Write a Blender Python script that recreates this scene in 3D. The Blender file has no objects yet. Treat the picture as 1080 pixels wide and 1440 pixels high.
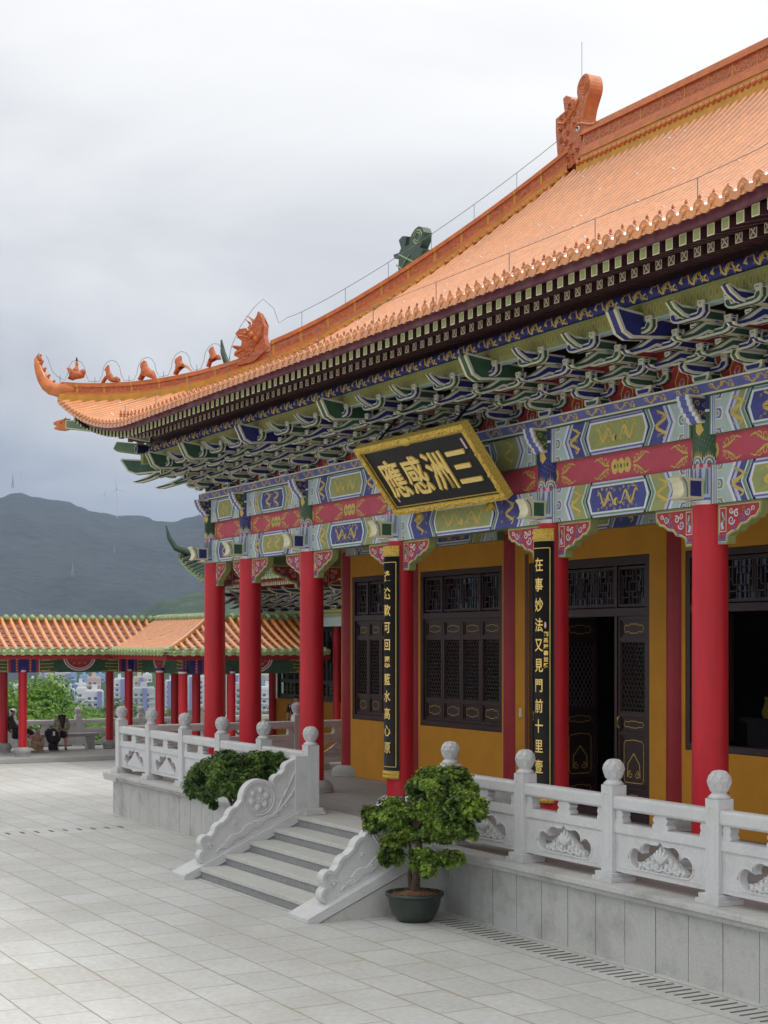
import bpy, bmesh, math, random
from mathutils import Vector, Matrix
R=math.radians; PI=math.pi
rnd=random.Random(7)
sc=bpy.context.scene; COL=sc.collection
# ---------------------------------------------------------------- materials
MATS={}
def new_mat(name):
    m=bpy.data.materials.new(name); m.use_nodes=True
    nt=m.node_tree; b=nt.nodes['Principled BSDF']; MATS[name]=m
    return m,nt,b
def mat(name,c,rough=.6,var=.12,scale=6,bump=0,bscale=40,spec=.5,metal=0,coat=0,dirt=0,dirtc=(.12,.11,.09),dscale=1.2,rvar=0,stretch=None):
    if name in MATS: return MATS[name]
    m,nt,b=new_mat(name); N=nt.nodes; L=nt.links
    tc=N.new('ShaderNodeTexCoord')
    n=N.new('ShaderNodeTexNoise'); n.inputs['Scale'].default_value=scale; n.inputs['Detail'].default_value=5
    if stretch:
        mp=N.new('ShaderNodeMapping'); mp.inputs['Scale'].default_value=stretch; L.new(tc.outputs['Object'],mp.inputs['Vector']); L.new(mp.outputs[0],n.inputs['Vector'])
    else: L.new(tc.outputs['Object'],n.inputs['Vector'])
    r=N.new('ShaderNodeValToRGB')
    r.color_ramp.elements[0].position=.3; r.color_ramp.elements[1].position=.7
    r.color_ramp.elements[0].color=[max(0,x*(1-var)) for x in c]+[1]
    r.color_ramp.elements[1].color=[min(1,x*(1+var)) for x in c]+[1]
    L.new(n.outputs['Fac'],r.inputs['Fac']); out=r.outputs['Color']
    if dirt:
        n2=N.new('ShaderNodeTexNoise'); n2.inputs['Scale'].default_value=dscale; n2.inputs['Detail'].default_value=8; n2.inputs['Roughness'].default_value=.7
        L.new(tc.outputs['Object'],n2.inputs['Vector'])
        r2=N.new('ShaderNodeValToRGB'); r2.color_ramp.elements[0].position=.48; r2.color_ramp.elements[1].position=.75
        r2.color_ramp.elements[0].color=(0,0,0,1); r2.color_ramp.elements[1].color=(dirt,dirt,dirt,1)
        L.new(n2.outputs['Fac'],r2.inputs['Fac'])
        mx=N.new('ShaderNodeMix'); mx.data_type='RGBA'; L.new(r2.outputs['Color'],mx.inputs['Factor'])
        L.new(out,mx.inputs['A']); mx.inputs['B'].default_value=tuple(dirtc)+(1,); out=mx.outputs['Result']
    L.new(out,b.inputs['Base Color'])
    b.inputs['Roughness'].default_value=rough; b.inputs['Metallic'].default_value=metal
    b.inputs['Specular IOR Level'].default_value=spec
    if rvar: b.inputs['Coat IOR'].default_value=1.55
    if coat: b.inputs['Coat Weight'].default_value=coat; b.inputs['Coat Roughness'].default_value=.15
    if rvar:
        nr=N.new('ShaderNodeTexNoise'); nr.inputs['Scale'].default_value=2.2; nr.inputs['Detail'].default_value=9; nr.inputs['Roughness'].default_value=.75; L.new(tc.outputs['Object'],nr.inputs['Vector'])
        mr=N.new('ShaderNodeMapRange'); mr.inputs['From Min'].default_value=.35; mr.inputs['From Max'].default_value=.65; mr.inputs['To Min'].default_value=.05; mr.inputs['To Max'].default_value=rvar
        L.new(nr.outputs['Fac'],mr.inputs['Value']); L.new(mr.outputs[0],b.inputs['Coat Roughness']); L.new(mr.outputs[0],b.inputs['Roughness'])
    if bump:
        n3=N.new('ShaderNodeTexNoise'); n3.inputs['Scale'].default_value=bscale; n3.inputs['Detail'].default_value=4
        L.new(tc.outputs['Object'],n3.inputs['Vector'])
        bp=N.new('ShaderNodeBump'); bp.inputs['Strength'].default_value=bump; bp.inputs['Distance'].default_value=.02
        L.new(n3.outputs['Fac'],bp.inputs['Height']); L.new(bp.outputs['Normal'],b.inputs['Normal'])
    return m
RED=mat('red_lacquer',(.58,.010,.022),.5,.20,5,.12,14,coat=.05,dirt=.35,dirtc=(.36,.02,.03),dscale=2.2,stretch=(1,1,.12))
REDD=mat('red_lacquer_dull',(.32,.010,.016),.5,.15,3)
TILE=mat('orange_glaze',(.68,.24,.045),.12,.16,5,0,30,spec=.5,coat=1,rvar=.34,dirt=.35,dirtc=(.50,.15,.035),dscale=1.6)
PAN=mat('shaded_orange_pan',(.22,.055,.014),.35,.22,6,coat=.1,dirt=.4,dirtc=(.4,.12,.04),dscale=5)  # pan colour darkened to paint in the shade between tile tubes
RIDGE=mat('ridge_glaze',(.60,.17,.035),.3,.2,7,.2,26,coat=.2)
CARVE=mat('carved_glaze',(.50,.125,.03),.4,.3,16,1.0,22,coat=.1)
YTRIM=mat('ochre_mortar',(.60,.30,.03),.5,.15)
GTILE=mat('green_glaze',(.27,.36,.16),.3,.3,8,coat=.2)
GDARK=mat('green_glaze_dark',(.03,.075,.045),.45,.3,8,.4,20,coat=.08)
FASC=mat('plum_board',(.17,.045,.065),.55,.25,5,dirt=.5,dirtc=(.3,.24,.25),dscale=2.5)
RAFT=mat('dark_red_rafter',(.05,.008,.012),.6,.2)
BLUE=mat('blue_paint',(.022,.024,.17),.55,.18)
PBLUE=mat('panel_blue_paint',(.055,.06,.25),.6,.18,5,dirt=.3,dirtc=(.10,.11,.25),dscale=5)
BLUE2=mat('violet_blue_paint',(.12,.13,.38),.6,.15,5,dirt=.3,dirtc=(.16,.17,.33),dscale=5)
GREEN=mat('green_paint',(.04,.105,.055),.55,.18)
GREENM=mat('mid_green_paint',(.15,.26,.15),.55,.15)
OLIVE=mat('olive_paint',(.33,.35,.12),.6,.15,5,dirt=.35,dirtc=(.20,.22,.12),dscale=5)
MINT=mat('mint_paint',(.44,.54,.50),.6,.1,5,dirt=.35,dirtc=(.32,.38,.36),dscale=5)
LILAC=mat('pale_lilac_paint',(.52,.55,.70),.6,.08,5,dirt=.35,dirtc=(.38,.40,.5),dscale=5)
CREAM=mat('cream_paint',(.72,.68,.45),.55,.1)
WHITE=mat('white_paint',(.72,.73,.74),.6,.06,5,dirt=.3,dirtc=(.5,.5,.48),dscale=6)
GOLD=mat('gold_paint',(.62,.44,.09),.5,.15)
PINK=mat('rose_red_paint',(.52,.065,.10),.6,.08,dirt=.35,dirtc=(.55,.12,.14))
REDP=mat('vermilion_paint',(.42,.03,.03),.6,.1)
PALEP=mat('pale_pink_paint',(.7,.45,.5),.6,.1)
GILT=mat('gilded',(.85,.55,.10),.36,.3,40,.9,70,metal=.35)
BLACK=mat('black_lacquer',(.008,.008,.009),.5,.1,spec=.25)
YWALL=mat('ochre_wall',(.57,.25,.014),.8,.08,2,.1,60,dirt=.3,dirtc=(.32,.14,.02),dscale=1.2)
WOOD=mat('dark_brown_wood',(.030,.013,.011),.42,.25,12,.1,60)
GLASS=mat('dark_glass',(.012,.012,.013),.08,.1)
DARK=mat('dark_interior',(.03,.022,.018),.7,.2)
GRAN=mat('white_granite',(.60,.60,.60),.7,.09,70,.35,110,dirt=.45,dirtc=(.36,.355,.33),dscale=2.6)
GRANW=mat('weathered_granite',(.50,.50,.48),.75,.1,50,.2,120,dirt=.75,dirtc=(.24,.235,.20),dscale=1.7)
GRANB=mat('grey_granite',(.40,.40,.39),.7,.12,40,.2,90,dirt=.3,dirtc=(.25,.24,.22))
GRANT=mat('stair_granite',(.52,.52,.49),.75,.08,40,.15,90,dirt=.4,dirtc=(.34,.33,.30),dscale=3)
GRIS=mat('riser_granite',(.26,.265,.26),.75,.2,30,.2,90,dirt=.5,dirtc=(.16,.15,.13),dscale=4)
DARKG=mat('drain_dark',(.13,.13,.12),.9,.1)
BARK=mat('bark',(.085,.055,.035),.9,.3,20,.8,40)
POTM=mat('dark_green_pot',(.022,.035,.028),.35,.3,6,.2,20,coat=.2,dirt=.3,dirtc=(.08,.08,.06),dscale=4)
SOIL=mat('soil',(.22,.12,.06),.95,.5,60,.8,60)
GLINT=mat('tile_joint_glint',(.85,.72,.60),.25,.1,coat=.8)  # pale colour for painted white glints at roof tile joints
WIRE=mat('grey_wire',(.18,.18,.18),.5,.1)
def leaf_mat(name,c1,c2,tr=.25):
    m,nt,b=new_mat(name); N=nt.nodes; L=nt.links
    g=N.new('ShaderNodeNewGeometry'); r=N.new('ShaderNodeValToRGB')
    r.color_ramp.elements[0].color=tuple(c1)+(1,); r.color_ramp.elements[1].color=tuple(c2)+(1,)
    tc=N.new('ShaderNodeTexCoord'); nz=N.new('ShaderNodeTexNoise'); nz.inputs['Scale'].default_value=4.5; nz.inputs['Detail'].default_value=3; L.new(tc.outputs['Object'],nz.inputs['Vector'])
    m1=N.new('ShaderNodeMath'); m1.operation='MULTIPLY_ADD'; m1.inputs[1].default_value=2.6; m1.inputs[2].default_value=-1.05; L.new(nz.outputs['Fac'],m1.inputs[0])
    m2=N.new('ShaderNodeMath'); m2.operation='MULTIPLY_ADD'; m2.inputs[1].default_value=.55; L.new(g.outputs['Random Per Island'],m2.inputs[0]); L.new(m1.outputs[0],m2.inputs[2])
    L.new(m2.outputs[0],r.inputs['Fac']); L.new(r.outputs['Color'],b.inputs['Base Color'])
    q=r.color_ramp.elements.new(.55); q.color=tuple(c1[i]*.55+c2[i]*.38 for i in range(3))+(1,)
    b.inputs['Roughness'].default_value=.45
    t=N.new('ShaderNodeBsdfTranslucent'); L.new(r.outputs['Color'],t.inputs['Color'])
    mx=N.new('ShaderNodeMixShader'); mx.inputs[0].default_value=tr
    o=N['Material Output']; L.new(b.outputs[0],mx.inputs[1]); L.new(t.outputs[0],mx.inputs[2]); L.new(mx.outputs[0],o.inputs[0])
    return m
LEAFA=leaf_mat('bonsai_leaf',(.02,.055,.008),(.36,.52,.07),.3)
LEAFB=leaf_mat('shrub_leaf',(.028,.07,.015),(.20,.32,.055),.28)
LEAFT=leaf_mat('tree_leaf',(.08,.20,.03),(.30,.50,.08),.35)
LEAFD=leaf_mat('dusty_tree_leaf',(.10,.17,.08),(.28,.36,.20),.3)
def paving(name,c,w,h,oy,ox,joint_mark,mc,dirt,dirtc):
    m,nt,b=new_mat(name); N=nt.nodes; L=nt.links
    tc=N.new('ShaderNodeTexCoord'); mp=N.new('ShaderNodeMapping'); mp.inputs['Location'].default_value=(ox,oy,0); warp=N.new('ShaderNodeTexNoise'); warp.inputs['Scale'].default_value=.9
    L.new(tc.outputs['Object'],mp.inputs['Vector'])
    br=N.new('ShaderNodeTexBrick'); br.offset=.5; br.inputs['Scale'].default_value=1
    br.inputs['Brick Width'].default_value=w; br.inputs['Row Height'].default_value=h
    br.inputs['Mortar Size'].default_value=joint_mark; br.inputs['Mortar Smooth'].default_value=.3
    br.inputs['Color1'].default_value=[x*.93 for x in c]+[1]; br.inputs['Color2'].default_value=[x*1.06 for x in c]+[1]; br.inputs['Mortar'].default_value=tuple(mc)+(1,)
    L.new(mp.outputs[0],br.inputs['Vector'])
    n=N.new('ShaderNodeTexNoise'); n.inputs['Scale'].default_value=.55; n.inputs['Detail'].default_value=9; n.inputs['Roughness'].default_value=.65
    L.new(tc.outputs['Object'],n.inputs['Vector'])
    r=N.new('ShaderNodeValToRGB'); r.color_ramp.elements[0].position=.42; r.color_ramp.elements[1].position=.72
    r.color_ramp.elements[0].color=(0,0,0,1); r.color_ramp.elements[1].color=(dirt,dirt,dirt,1); L.new(n.outputs['Fac'],r.inputs[0])
    mx=N.new('ShaderNodeMix'); mx.data_type='RGBA'; L.new(r.outputs[0],mx.inputs['Factor']); L.new(br.outputs['Color'],mx.inputs['A']); mx.inputs['B'].default_value=tuple(dirtc)+(1,)
    n2=N.new('ShaderNodeTexNoise'); n2.inputs['Scale'].default_value=14; n2.inputs['Detail'].default_value=8; L.new(tc.outputs['Object'],n2.inputs['Vector'])
    mr=N.new('ShaderNodeMapRange'); mr.inputs['From Min'].default_value=.3; mr.inputs['From Max'].default_value=.7; mr.inputs['To Min'].default_value=.9; mr.inputs['To Max'].default_value=1.08
    L.new(n2.outputs['Fac'],mr.inputs['Value'])
    mu=N.new('ShaderNodeMix'); mu.data_type='RGBA'; mu.blend_type='MULTIPLY'; mu.inputs['Factor'].default_value=1
    
    # rusty brown seepage that clings to some joints
    br2=N.new('ShaderNodeTexBrick'); br2.offset=.5; br2.inputs['Scale'].default_value=1; br2.inputs['Brick Width'].default_value=w; br2.inputs['Row Height'].default_value=h; br2.inputs['Mortar Size'].default_value=.035; br2.inputs['Mortar Smooth'].default_value=1
    L.new(mp.outputs[0],br2.inputs['Vector']); L.new(tc.outputs['Object'],warp.inputs['Vector']); wr=N.new('ShaderNodeMapRange'); wr.inputs['From Min'].default_value=.5; wr.inputs['From Max'].default_value=.66; wr.inputs['To Max'].default_value=.55; L.new(warp.outputs['Fac'],wr.inputs['Value'])
    ml=N.new('ShaderNodeMath'); ml.operation='MULTIPLY'; L.new(br2.outputs['Fac'],ml.inputs[0]); L.new(wr.outputs[0],ml.inputs[1])
    ms=N.new('ShaderNodeMix'); ms.data_type='RGBA'; L.new(ml.outputs[0],ms.inputs['Factor']); L.new(mx.outputs['Result'],ms.inputs['A']); ms.inputs['B'].default_value=(.34,.27,.16,1)
    L.new(ms.outputs['Result'],mu.inputs['A']); L.new(mr.outputs[0],mu.inputs['B']); L.new(mu.outputs['Result'],b.inputs['Base Color'])
    b.inputs['Roughness'].default_value=.62
    bp=N.new('ShaderNodeBump'); bp.inputs['Strength'].default_value=.3; bp.inputs['Distance'].default_value=.006; bp.invert=True
    L.new(br.outputs['Fac'],bp.inputs['Height']); L.new(bp.outputs[0],b.inputs['Normal'])
    return m
PAVE=paving('plaza_paving',(.535,.54,.525),.84,.5675,8.10-.5675*20,.2,.010,(.27,.245,.19),.7,(.41,.40,.355))
FLOOR=paving('terrace_floor_paving',(.30,.30,.295),1.1,.7,.3,.2,.008,(.14,.14,.13),.5,(.22,.215,.2))
# ---------------------------------------------------------------- mesh builder
def V(*a): return Vector(a)
class MB:
    def __init__(s): s.v=[]; s.f=[]; s.mi=[]; s.sm=[]; s.mats=[]
    def m(s,mt):
        if mt not in s.mats: s.mats.append(mt)
        return s.mats.index(mt)
    def add(s,vs,fs,mt,smooth=False):
        o=len(s.v); s.v+=[tuple(p) for p in vs]; k=s.m(mt)
        for f in fs: s.f.append([i+o for i in f]); s.mi.append(k); s.sm.append(smooth)
    def box(s,x0,x1,y0,y1,z0,z1,mt,fr=None):
        vs=[(x,y,z) for z in (z0,z1) for y in (y0,y1) for x in (x0,x1)]
        if fr: vs=[fr(*p) for p in vs]
        s.add(vs,[(0,2,3,1),(4,5,7,6),(0,1,5,4),(1,3,7,5),(3,2,6,7),(2,0,4,6)],mt)
    def prism(s,poly,fr,d0,d1,mt,cap=None):
        n=len(poly); vs=[fr(u,v,d0) for u,v in poly]+[fr(u,v,d1) for u,v in poly]
        s.add(vs,[(i,(i+1)%n,n+(i+1)%n,n+i) for i in range(n)],mt)
        s.add(vs,[list(range(n))[::-1],list(range(n,2*n))],cap or mt)
    def face(s,poly,fr,d,mt): s.add([fr(u,v,d) for u,v in poly],[list(range(len(poly)))],mt)
    def lathe(s,prof,c,n,mt,mod=None,smooth=True,cap=True,axis=None):
        vs=[]
        for (r,z) in prof:
            for i in range(n):
                a=2*PI*i/n; rr=r*(mod(a,z) if mod else 1)
                vs.append((c[0]+rr*math.cos(a),c[1]+rr*math.sin(a),c[2]+z))
        fs=[(j*n+i,j*n+(i+1)%n,(j+1)*n+(i+1)%n,(j+1)*n+i) for j in range(len(prof)-1) for i in range(n)]
        s.add(vs,fs,mt,smooth)
        if cap: s.add(vs[-n:],[list(range(n))],mt); s.add(vs[:n],[list(range(n))[::-1]],mt)
    def tube(s,pts,rad,n,mt,smooth=True,cap=True):
        pts=[Vector(p) for p in pts]; 
        if not hasattr(rad,'__len__'): rad=[rad]*len(pts)
        vs=[]; up=V(0,0,1)
        for i,p in enumerate(pts):
            t=(pts[min(i+1,len(pts)-1)]-pts[max(i-1,0)]).normalized()
            a=t.cross(up)
            if a.length<.05: a=t.cross(V(1,0,0))
            a.normalize(); b=t.cross(a)
            for k in range(n):
                q=2*PI*k/n; vs.append(p+(a*math.cos(q)+b*math.sin(q))*rad[i])
        fs=[(j*n+i,j*n+(i+1)%n,(j+1)*n+(i+1)%n,(j+1)*n+i) for j in range(len(pts)-1) for i in range(n)]
        s.add(vs,fs,mt,smooth)
        if cap: s.add(vs[:n],[list(range(n))],mt); s.add(vs[-n:],[list(range(n))],mt)
    def ball(s,c,r,mt,nu=10,nv=6,rot=None):
        if not hasattr(r,'__len__'): r=(r,r,r)
        vs=[];
        for j in range(nv+1):
            ph=PI*j/nv
            for i in range(nu):
                a=2*PI*i/nu; p=V(r[0]*math.sin(ph)*math.cos(a),r[1]*math.sin(ph)*math.sin(a),r[2]*math.cos(ph))
                if rot: p=rot@p
                vs.append(Vector(c)+p)
        s.add(vs,[(j*nu+i,j*nu+(i+1)%nu,(j+1)*nu+(i+1)%nu,(j+1)*nu+i) for j in range(nv) for i in range(nu)],mt,True)
    def ribbon(s,pts,w,fr,d,mt):
        n=len(pts)
        if not hasattr(w,'__len__'): w=[w]*n
        vs=[]
        for i in range(n):
            a=pts[max(i-1,0)]; b=pts[min(i+1,n-1)]
            tx,ty=b[0]-a[0],b[1]-a[1]; l=math.hypot(tx,ty) or 1; nx,ny=-ty/l,tx/l
            vs+=[fr(pts[i][0]+nx*w[i]/2,pts[i][1]+ny*w[i]/2,d),fr(pts[i][0]-nx*w[i]/2,pts[i][1]-ny*w[i]/2,d)]
        s.add(vs,[(2*i,2*i+1,2*i+3,2*i+2) for i in range(n-1)],mt)
    def mesh(s,name):
        me=bpy.data.meshes.new(name); me.from_pydata(s.v,[],s.f)
        for mt in s.mats: me.materials.append(mt)
        me.polygons.foreach_set('material_index',s.mi); me.polygons.foreach_set('use_smooth',s.sm); me.update()
        return me
    def obj(s,name,parent=None,loc=(0,0,0),bevel=0):
        return link(name,s.mesh(name),parent,loc,bevel)
def link(name,me,parent=None,loc=(0,0,0),bevel=0,rotz=0):
    o=bpy.data.objects.new(name,me); COL.objects.link(o); o.location=loc; o.rotation_euler=(0,0,rotz)
    if parent: o.parent=parent
    if bevel:
        b=o.modifiers.new('bevel','BEVEL'); b.width=bevel; b.segments=2; b.limit_method='ANGLE'; b.angle_limit=R(40)
    return o
def tag(o,label=None,cat=None,group=None,kind=None):
    if label: o['label']=label
    if cat: o['category']=cat
    if group: o['group']=group
    if kind: o['kind']=kind
    return o
def empty(name,loc=(0,0,0),rotz=0,**k):
    o=bpy.data.objects.new(name,None); COL.objects.link(o); o.location=loc; o.rotation_euler=(0,0,rotz); o.empty_display_size=.2
    return tag(o,**k)
def copy_tree(o,parent=None):
    c=o.copy(); COL.objects.link(c); c.parent=parent
    for ch in [x for x in bpy.data.objects if x.parent==o]: copy_tree(ch,c)
    return c
# frames: fr(u,v,d) -> point.  FRONT: u=X, v=Z, d outward (-Y).
def frame(O,U,W,N):
    O,U,W,N=Vector(O),Vector(U),Vector(W),Vector(N)
    return lambda u,v,d: O+U*u+W*v+N*d
def front(x,y,z): return frame((x,y,z),(1,0,0),(0,0,1),(0,-1,0))
def left(x,y,z): return frame((x,y,z),(0,1,0),(0,0,1),(-1,0,0))      # u=Y, outward -X
def plusx(x,y,z): return frame((x,y,z),(0,1,0),(0,0,1),(1,0,0))     # u=Y, outward +X
def inset(poly,k):
    n=len(poly); out=[]; A=sum(poly[i][0]*poly[(i+1)%n][1]-poly[(i+1)%n][0]*poly[i][1] for i in range(n)); sg=1 if A>0 else -1
    for i in range(n):
        p,q,r=poly[i-1],poly[i],poly[(i+1)%n]
        a=(q[0]-p[0],q[1]-p[1]); b=(r[0]-q[0],r[1]-q[1]); la=math.hypot(*a) or 1; lb=math.hypot(*b) or 1
        n1=(-a[1]/la*sg,a[0]/la*sg); n2=(-b[1]/lb*sg,b[0]/lb*sg)
        mx,my=n1[0]+n2[0],n1[1]+n2[1]; l=math.hypot(mx,my) or 1; c=max(.55,(n1[0]*mx+n1[1]*my)/l)
        out.append((q[0]+mx/l*k/c,q[1]+my/l*k/c))
    return out
def oprism(mb,poly,fr,d0,d1,edge,fill,k=.018,line=None):
    mb.prism(poly,fr,d0,d1,edge)
    n=len(poly); A=sum(poly[i][0]*poly[(i+1)%n][1]-poly[(i+1)%n][0]*poly[i][1] for i in range(n)); sg=1 if A>0 else -1
    e=(d1-d0)*.26
    for i in range(n):
        p,q=poly[i],poly[(i+1)%n]; dx,dy=q[0]-p[0],q[1]-p[1]; l=math.hypot(dx,dy) or 1; ox,oy=dy/l*sg*.0015,-dx/l*sg*.0015
        mb.add([fr(p[0]+ox,p[1]+oy,d0+e),fr(q[0]+ox,q[1]+oy,d0+e),fr(q[0]+ox,q[1]+oy,d1-e),fr(p[0]+ox,p[1]+oy,d1-e)],[(0,1,2,3)],fill)
    p=inset(poly,k); mb.face(p,fr,d1+.002,line or fill); mb.face(p[::-1],fr,d0-.002,line or fill)
    if line:
        p=inset(poly,k*1.8); mb.face(p,fr,d1+.004,fill); mb.face(p[::-1],fr,d0-.004,fill)
# ---------------------------------------------------------------- camera, world, light
cam=bpy.data.cameras.new('camera'); co=bpy.data.objects.new('camera',cam); COL.objects.link(co); sc.camera=co
co.location=(19.51,-12.2,3.5)
co.rotation_euler=(R(90),0,math.atan2(.8761,.4822))
cam.sensor_fit='VERTICAL'; cam.sensor_height=24; cam.lens=2180/1440*24; cam.shift_y=184/1440; cam.clip_end=20000; cam.clip_start=.1
w=bpy.data.worlds.new('World'); sc.world=w; w.use_nodes=True
SUN_EL,SUN_AZ=R(56),R(36)      # azimuth measured from +Y clockwise towards +X
nt=w.node_tree; N=nt.nodes; L=nt.links; bg=N['Background']
sky=N.new('ShaderNodeTexSky'); sky.sky_type='NISHITA'; sky.sun_disc=False; sky.sun_elevation=SUN_EL; sky.sun_rotation=SUN_AZ; sky.dust_density=3
tc=N.new('ShaderNodeTexCoord'); sp=N.new('ShaderNodeSeparateXYZ'); L.new(tc.outputs['Generated'],sp.inputs[0])
mp=N.new('ShaderNodeMapping'); mp.inputs['Scale'].default_value=(1.2,1.2,3.6); L.new(tc.outputs['Generated'],mp.inputs[0])
n1=N.new('ShaderNodeTexNoise'); n1.inputs['Scale'].default_value=2.3; n1.inputs['Detail'].default_value=7; n1.inputs['Roughness'].default_value=.5; n1.inputs['Distortion'].default_value=.5
L.new(mp.outputs[0],n1.inputs['Vector'])
# cloud deck: elevation (z) plus noise through a ramp; dull blue-grey low down, near white overhead
ad=N.new('ShaderNodeMath'); ad.operation='MULTIPLY_ADD'; ad.inputs[1].default_value=.42; L.new(n1.outputs['Fac'],ad.inputs[0]); 
sb=N.new('ShaderNodeMath'); sb.operation='SUBTRACT'; sb.inputs[1].default_value=.20; L.new(sp.outputs['Z'],sb.inputs[0]); L.new(sb.outputs[0],ad.inputs[2])
rp=N.new('ShaderNodeValToRGB'); L.new(ad.outputs[0],rp.inputs[0]); e=rp.color_ramp.elements
e[0].position=.02; e[0].color=(3.6,4.1,5.0,1); e[1].position=.98; e[1].color=(16.5,16.3,16,1)
for p_,c_ in ((.11,(4.3,4.8,5.6,1)),(.18,(6.8,7.05,7.5,1)),(.25,(8.7,8.85,9.1,1)),(.33,(10.4,10.45,10.5,1)),(.5,(12.4,12.4,12.3,1))):
    q=e.new(p_); q.color=c_
mx=N.new('ShaderNodeMix'); mx.data_type='RGBA'; mx.inputs['Factor'].default_value=.97
L.new(sky.outputs[0],mx.inputs['A']); L.new(rp.outputs[0],mx.inputs['B'])
L.new(mx.outputs['Result'],bg.inputs['Color']); bg.inputs['Strength'].default_value=.085
sl=bpy.data.lights.new('sun','SUN'); sl.energy=1.2; sl.angle=R(12); sl.color=(1,.955,.88)
so=bpy.data.objects.new('sun',sl); COL.objects.link(so)
sd=V(math.sin(SUN_AZ)*math.cos(SUN_EL),math.cos(SUN_AZ)*math.cos(SUN_EL),math.sin(SUN_EL))
so.rotation_euler=sd.to_track_quat('Z','Y').to_euler(); so.location=(0,-20,30)
sc.view_settings.view_transform='Standard'; sc.view_settings.look='None'; sc.view_settings.gamma=1; sc.view_settings.exposure=.21
sc.cycles.volume_bounces=0
sc.cycles.max_bounces=8; sc.cycles.diffuse_bounces=4; sc.cycles.glossy_bounces=3
H0=.85      # terrace floor height
# ---------------------------------------------------------------- ground and terrain
m=MB(); m.add([(-31,-70,0),(60,-70,0),(60,60,0),(-31,60,0)],[(0,1,2,3)],PAVE)
m.box(-31,60,-70,60,-6,-.01,GRANW)
tag(m.obj('ground'),kind='structure')
def hillmat(name,c1,c2,s1,s2):
    m,nt,b=new_mat(name); N=nt.nodes; L=nt.links; tc=N.new('ShaderNodeTexCoord')
    a=N.new('ShaderNodeTexNoise'); a.inputs['Scale'].default_value=s1; a.inputs['Detail'].default_value=10; a.inputs['Roughness'].default_value=.7; L.new(tc.outputs['Object'],a.inputs[0])
    v=N.new('ShaderNodeTexVoronoi'); v.inputs['Scale'].default_value=s2; L.new(tc.outputs['Object'],v.inputs['Vector'])
    r=N.new('ShaderNodeValToRGB'); r.color_ramp.elements[0].position=.34; r.color_ramp.elements[1].position=.72
    r.color_ramp.elements[0].color=tuple(c1)+(1,); r.color_ramp.elements[1].color=tuple(c2)+(1,); L.new(a.outputs[0],r.inputs[0]); L.new(r.outputs[0],b.inputs['Base Color'])
    b.inputs['Roughness'].default_value=1; b.inputs['Specular IOR Level'].default_value=.1
    bp=N.new('ShaderNodeBump'); bp.inputs['Strength'].default_value=1; bp.inputs['Distance'].default_value=6/s2*.05; L.new(v.outputs['Distance'],bp.inputs['Height']); L.new(bp.outputs[0],b.inputs['Normal'])
    return m
HILLF=hillmat('far_scrub',(.018,.027,.028),(.042,.055,.050),.012,.05)
HILLN=hillmat('near_wood',(.025,.048,.022),(.075,.115,.05),.03,.14)
CAMX,CAMY=19.51,-12.2
def pol(px,dist):      # bearing given by the picture column of a landmark, real ground distance
    r=(px-540)/2180; k=dist/math.hypot(1,r); return (CAMX+k*(r*.4822-.8761),CAMY+k*(r*.8761+.4822))
from mathutils import noise as NZ
def ridge_mesh(name,prof,d0,dpk,d1,base,mt,nd=46,rough=12,seed=0,na=170,x0=-400,x1=900):
    m=MB(); vs=[]
    def ph(px):
        for (a,ya),(b,yb) in zip(prof,prof[1:]):
            if a<=px<=b:
                t=(px-a)/(b-a); t=t*t*(3-2*t) ; return ya+(yb-ya)*t
        return prof[0][1] if px<prof[0][0] else prof[-1][1]
    for i in range(na+1):
        px=x0+(x1-x0)*i/na; r=(px-540)/2180
        top=3.5+(904-ph(px))*dpk/math.hypot(1,r)/2180
        for j in range(nd+1):
            d=d0+(d1-d0)*j/nd; X,Y=pol(px,d)
            t=(d-d0)/(dpk-d0) if d<dpk else (d1-d)/(d1-dpk)
            s=t**1.15
            nz=NZ.fractal(V(X/260+seed,Y/260,seed),1,2.1,6)*rough*min(1,3*t)*(1 if abs(d-dpk)>(d1-d0)/nd else .25)
            vs.append((X,Y,base+(top-base)*s+nz*(.4+1.2*(1-t))))
    fs=[(i*(nd+1)+j,i*(nd+1)+j+1,(i+1)*(nd+1)+j+1,(i+1)*(nd+1)+j) for i in range(na) for j in range(nd)]
    m.add(vs,fs,mt,True); return tag(m.obj(name),kind='structure')
prof=[(-400,760),(-200,730),(0,695),(18,688.5),(28,688),(47,694),(78,699),(96,701),(111,708),(130,715),(145,717),(166,721),(181,720),(197,720),(207,722),(218,728),(244,729),(264,723),(330,700),(450,720),(900,760)]
ridge_mesh('hills',prof,1500,3000,3900,-45,HILLF,rough=34,seed=3,na=260)
prof2=[(-400,985),(0,985),(120,935),(187,864),(235,843),(280,832),(330,824),(420,835),(600,860),(900,880)]
ridge_mesh('wooded_hill',prof2,950,1350,1700,-45,HILLN,nd=30,rough=16,seed=8,na=200)
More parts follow.
